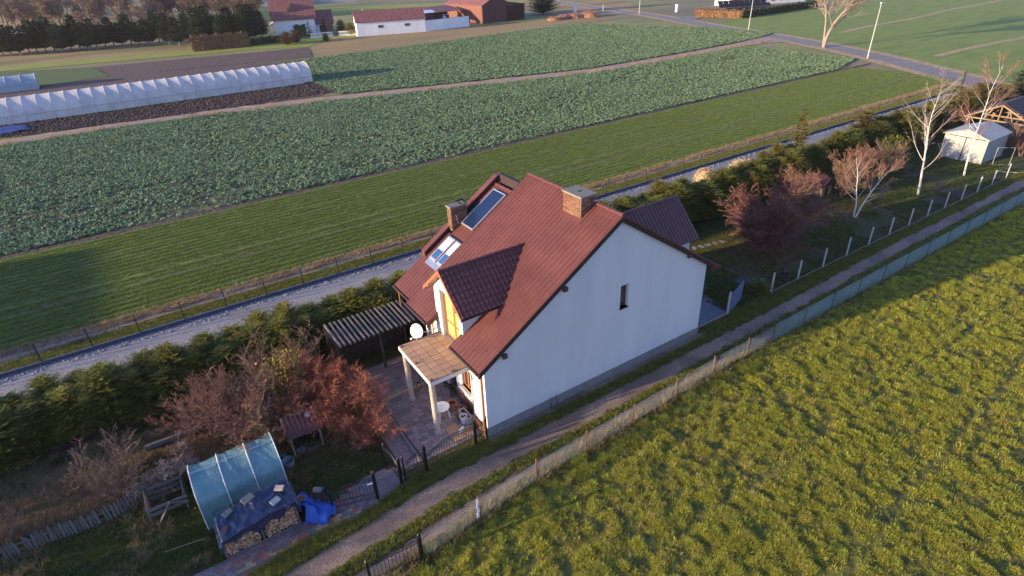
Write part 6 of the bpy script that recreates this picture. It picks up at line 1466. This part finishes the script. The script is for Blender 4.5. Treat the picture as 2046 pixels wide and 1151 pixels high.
P = pts(14000, -26, 121, 66, 92, .08, keep=lambda P: (np.abs(P[:, 1]-np.interp(P[:, 0], [-80, -25, -6, 15, 39, 67, 95, 114, 122], [88, 85.3, 85.6, 82.4, 76.1, 69.8, 70.5, 71.8, 72.5])+1.6) < .7) & (hsh(P[:, 0], P[:, 1], .5, 3) > .4))
scatter('track_bank_grass', P, RS.uniform(0, 6.28, len(P)), sc_(len(P), .8, 2.0), L_d, 'dry grass along the bank of the dirt track', 'grass')
P = pts(5000, -28, 22.5, 86, 97.5, .03, keep=lambda P: (P[:, 1] > 88.4-.12*(P[:, 0]+23))); scatter('soil_clods', P, RS.uniform(0, 6.28, len(P)), sc_(len(P), .4, 1.4), L_c, 'rough clods on the ploughed bed in front of the white tunnel', 'soil clods')
P = pts(1500, -22, 90, 19.3, 20.0, .02); scatter('loose_stones', P, RS.uniform(0, 6.28, len(P)), sc_(len(P), .2, .6), lib([libmesh(MB().lathe([(.1, 0), (.13, .06), (.05, .11)], (0, 0, 0), 5), 'stone', M['gravelpiece'])], 'stone_lib'), 'loose crushed stones along the kerb of the drive', 'gravel')

# ------------------------------------------------------------------ thin evening haze
b = MB(); b.box(-1000, 1700, -1000, 2000, -1.1, 24); hz = b.build('haze', None); tag(hz, kind='stuff')
hm_ = bpy.data.materials.new('haze_air'); hm_.use_nodes = True; n_ = hm_.node_tree.nodes; n_.remove(n_['Principled BSDF'])
pv_ = n_.new('ShaderNodeVolumePrincipled'); pv_.inputs['Density'].default_value = .00010; pv_.inputs['Color'].default_value = (.90, .90, .95, 1); pv_.inputs['Anisotropy'].default_value = .2
hm_.node_tree.links.new(pv_.outputs[0], n_['Material Output'].inputs['Volume']); hz.data.materials.append(hm_)
hz['label'] = 'thin bluish evening haze lying over the fields'

# dry weed stems at the foot of the gable wall
rg = random.Random(8); wd = empty('dry_weed', (3.6, -.25, 0), 0, 'two dark dry weed stems standing at the foot of the white gable wall', 'weed')
for x in (3.5, 3.85):
    for k in range(3):
        b = MB(); b.tube([(x-3.6, 0, 0), (x-3.6+rg.uniform(-.06, .06), rg.uniform(-.05, .05), .5), (x-3.6+rg.uniform(-.12, .12), rg.uniform(-.08, .08), .9)], [.012, .01, .006], 4); b.local('stem', M['wood_dark'], wd)

# fallen leaves under the shrubs
M['leaf_brown'] = mat('fallen_leaves', [(.12, .06, .03), (.26, .14, .06)], 2, .9, rand=.5)
lf = []
for k in range(3):
    rg = random.Random(k+900); b = MB()
    for i in range(7):
        p = Vector((rg.uniform(-.15, .15), rg.uniform(-.15, .15), rg.uniform(.0, .02))); u = Vector((rg.uniform(-1, 1), rg.uniform(-1, 1), rg.uniform(-.3, .3))).normalized()*.035; v = Vector((-u.y, u.x, rg.uniform(-.01, .01)))*.7; b.quad(p-u, p-v, p+u, p+v)
    lf.append(libmesh(b, 'leaf_cluster', M['leaf_brown']))
P = np.concatenate([np.stack([RS.normal(cx_, sx_, n_), RS.normal(cy_, sy_, n_), np.full(n_, .035)], 1) for cx_, cy_, sx_, sy_, n_ in ((-6.0, 5.6, 1.0, 1.5, 1700), (-9, 7, 1.8, 1.3, 1600), (-14.5, 6.5, 2, 1.2, 900), (26.5, 4.6, 2.4, 1.8, 2200), (38, 6, 3, 2, 1200), (-3.6, 3.2, .4, 2.0, 120))])
P = P[(P[:, 1] > .4) & ~((P[:, 0] > -4.2) & (RS.rand(len(P)) < .8) & (P[:, 0] < 0)) & ~((P[:, 0] > -.3) & (P[:, 0] < 14.5) & (P[:, 1] < 10))]
scatter('fallen_leaves', P, RS.uniform(0, 6.28, len(P)), sc_(len(P), .7, 1.5), lib(lf, 'leaf_lib'), 'brown fallen leaves under the bare shrubs', 'leaves')
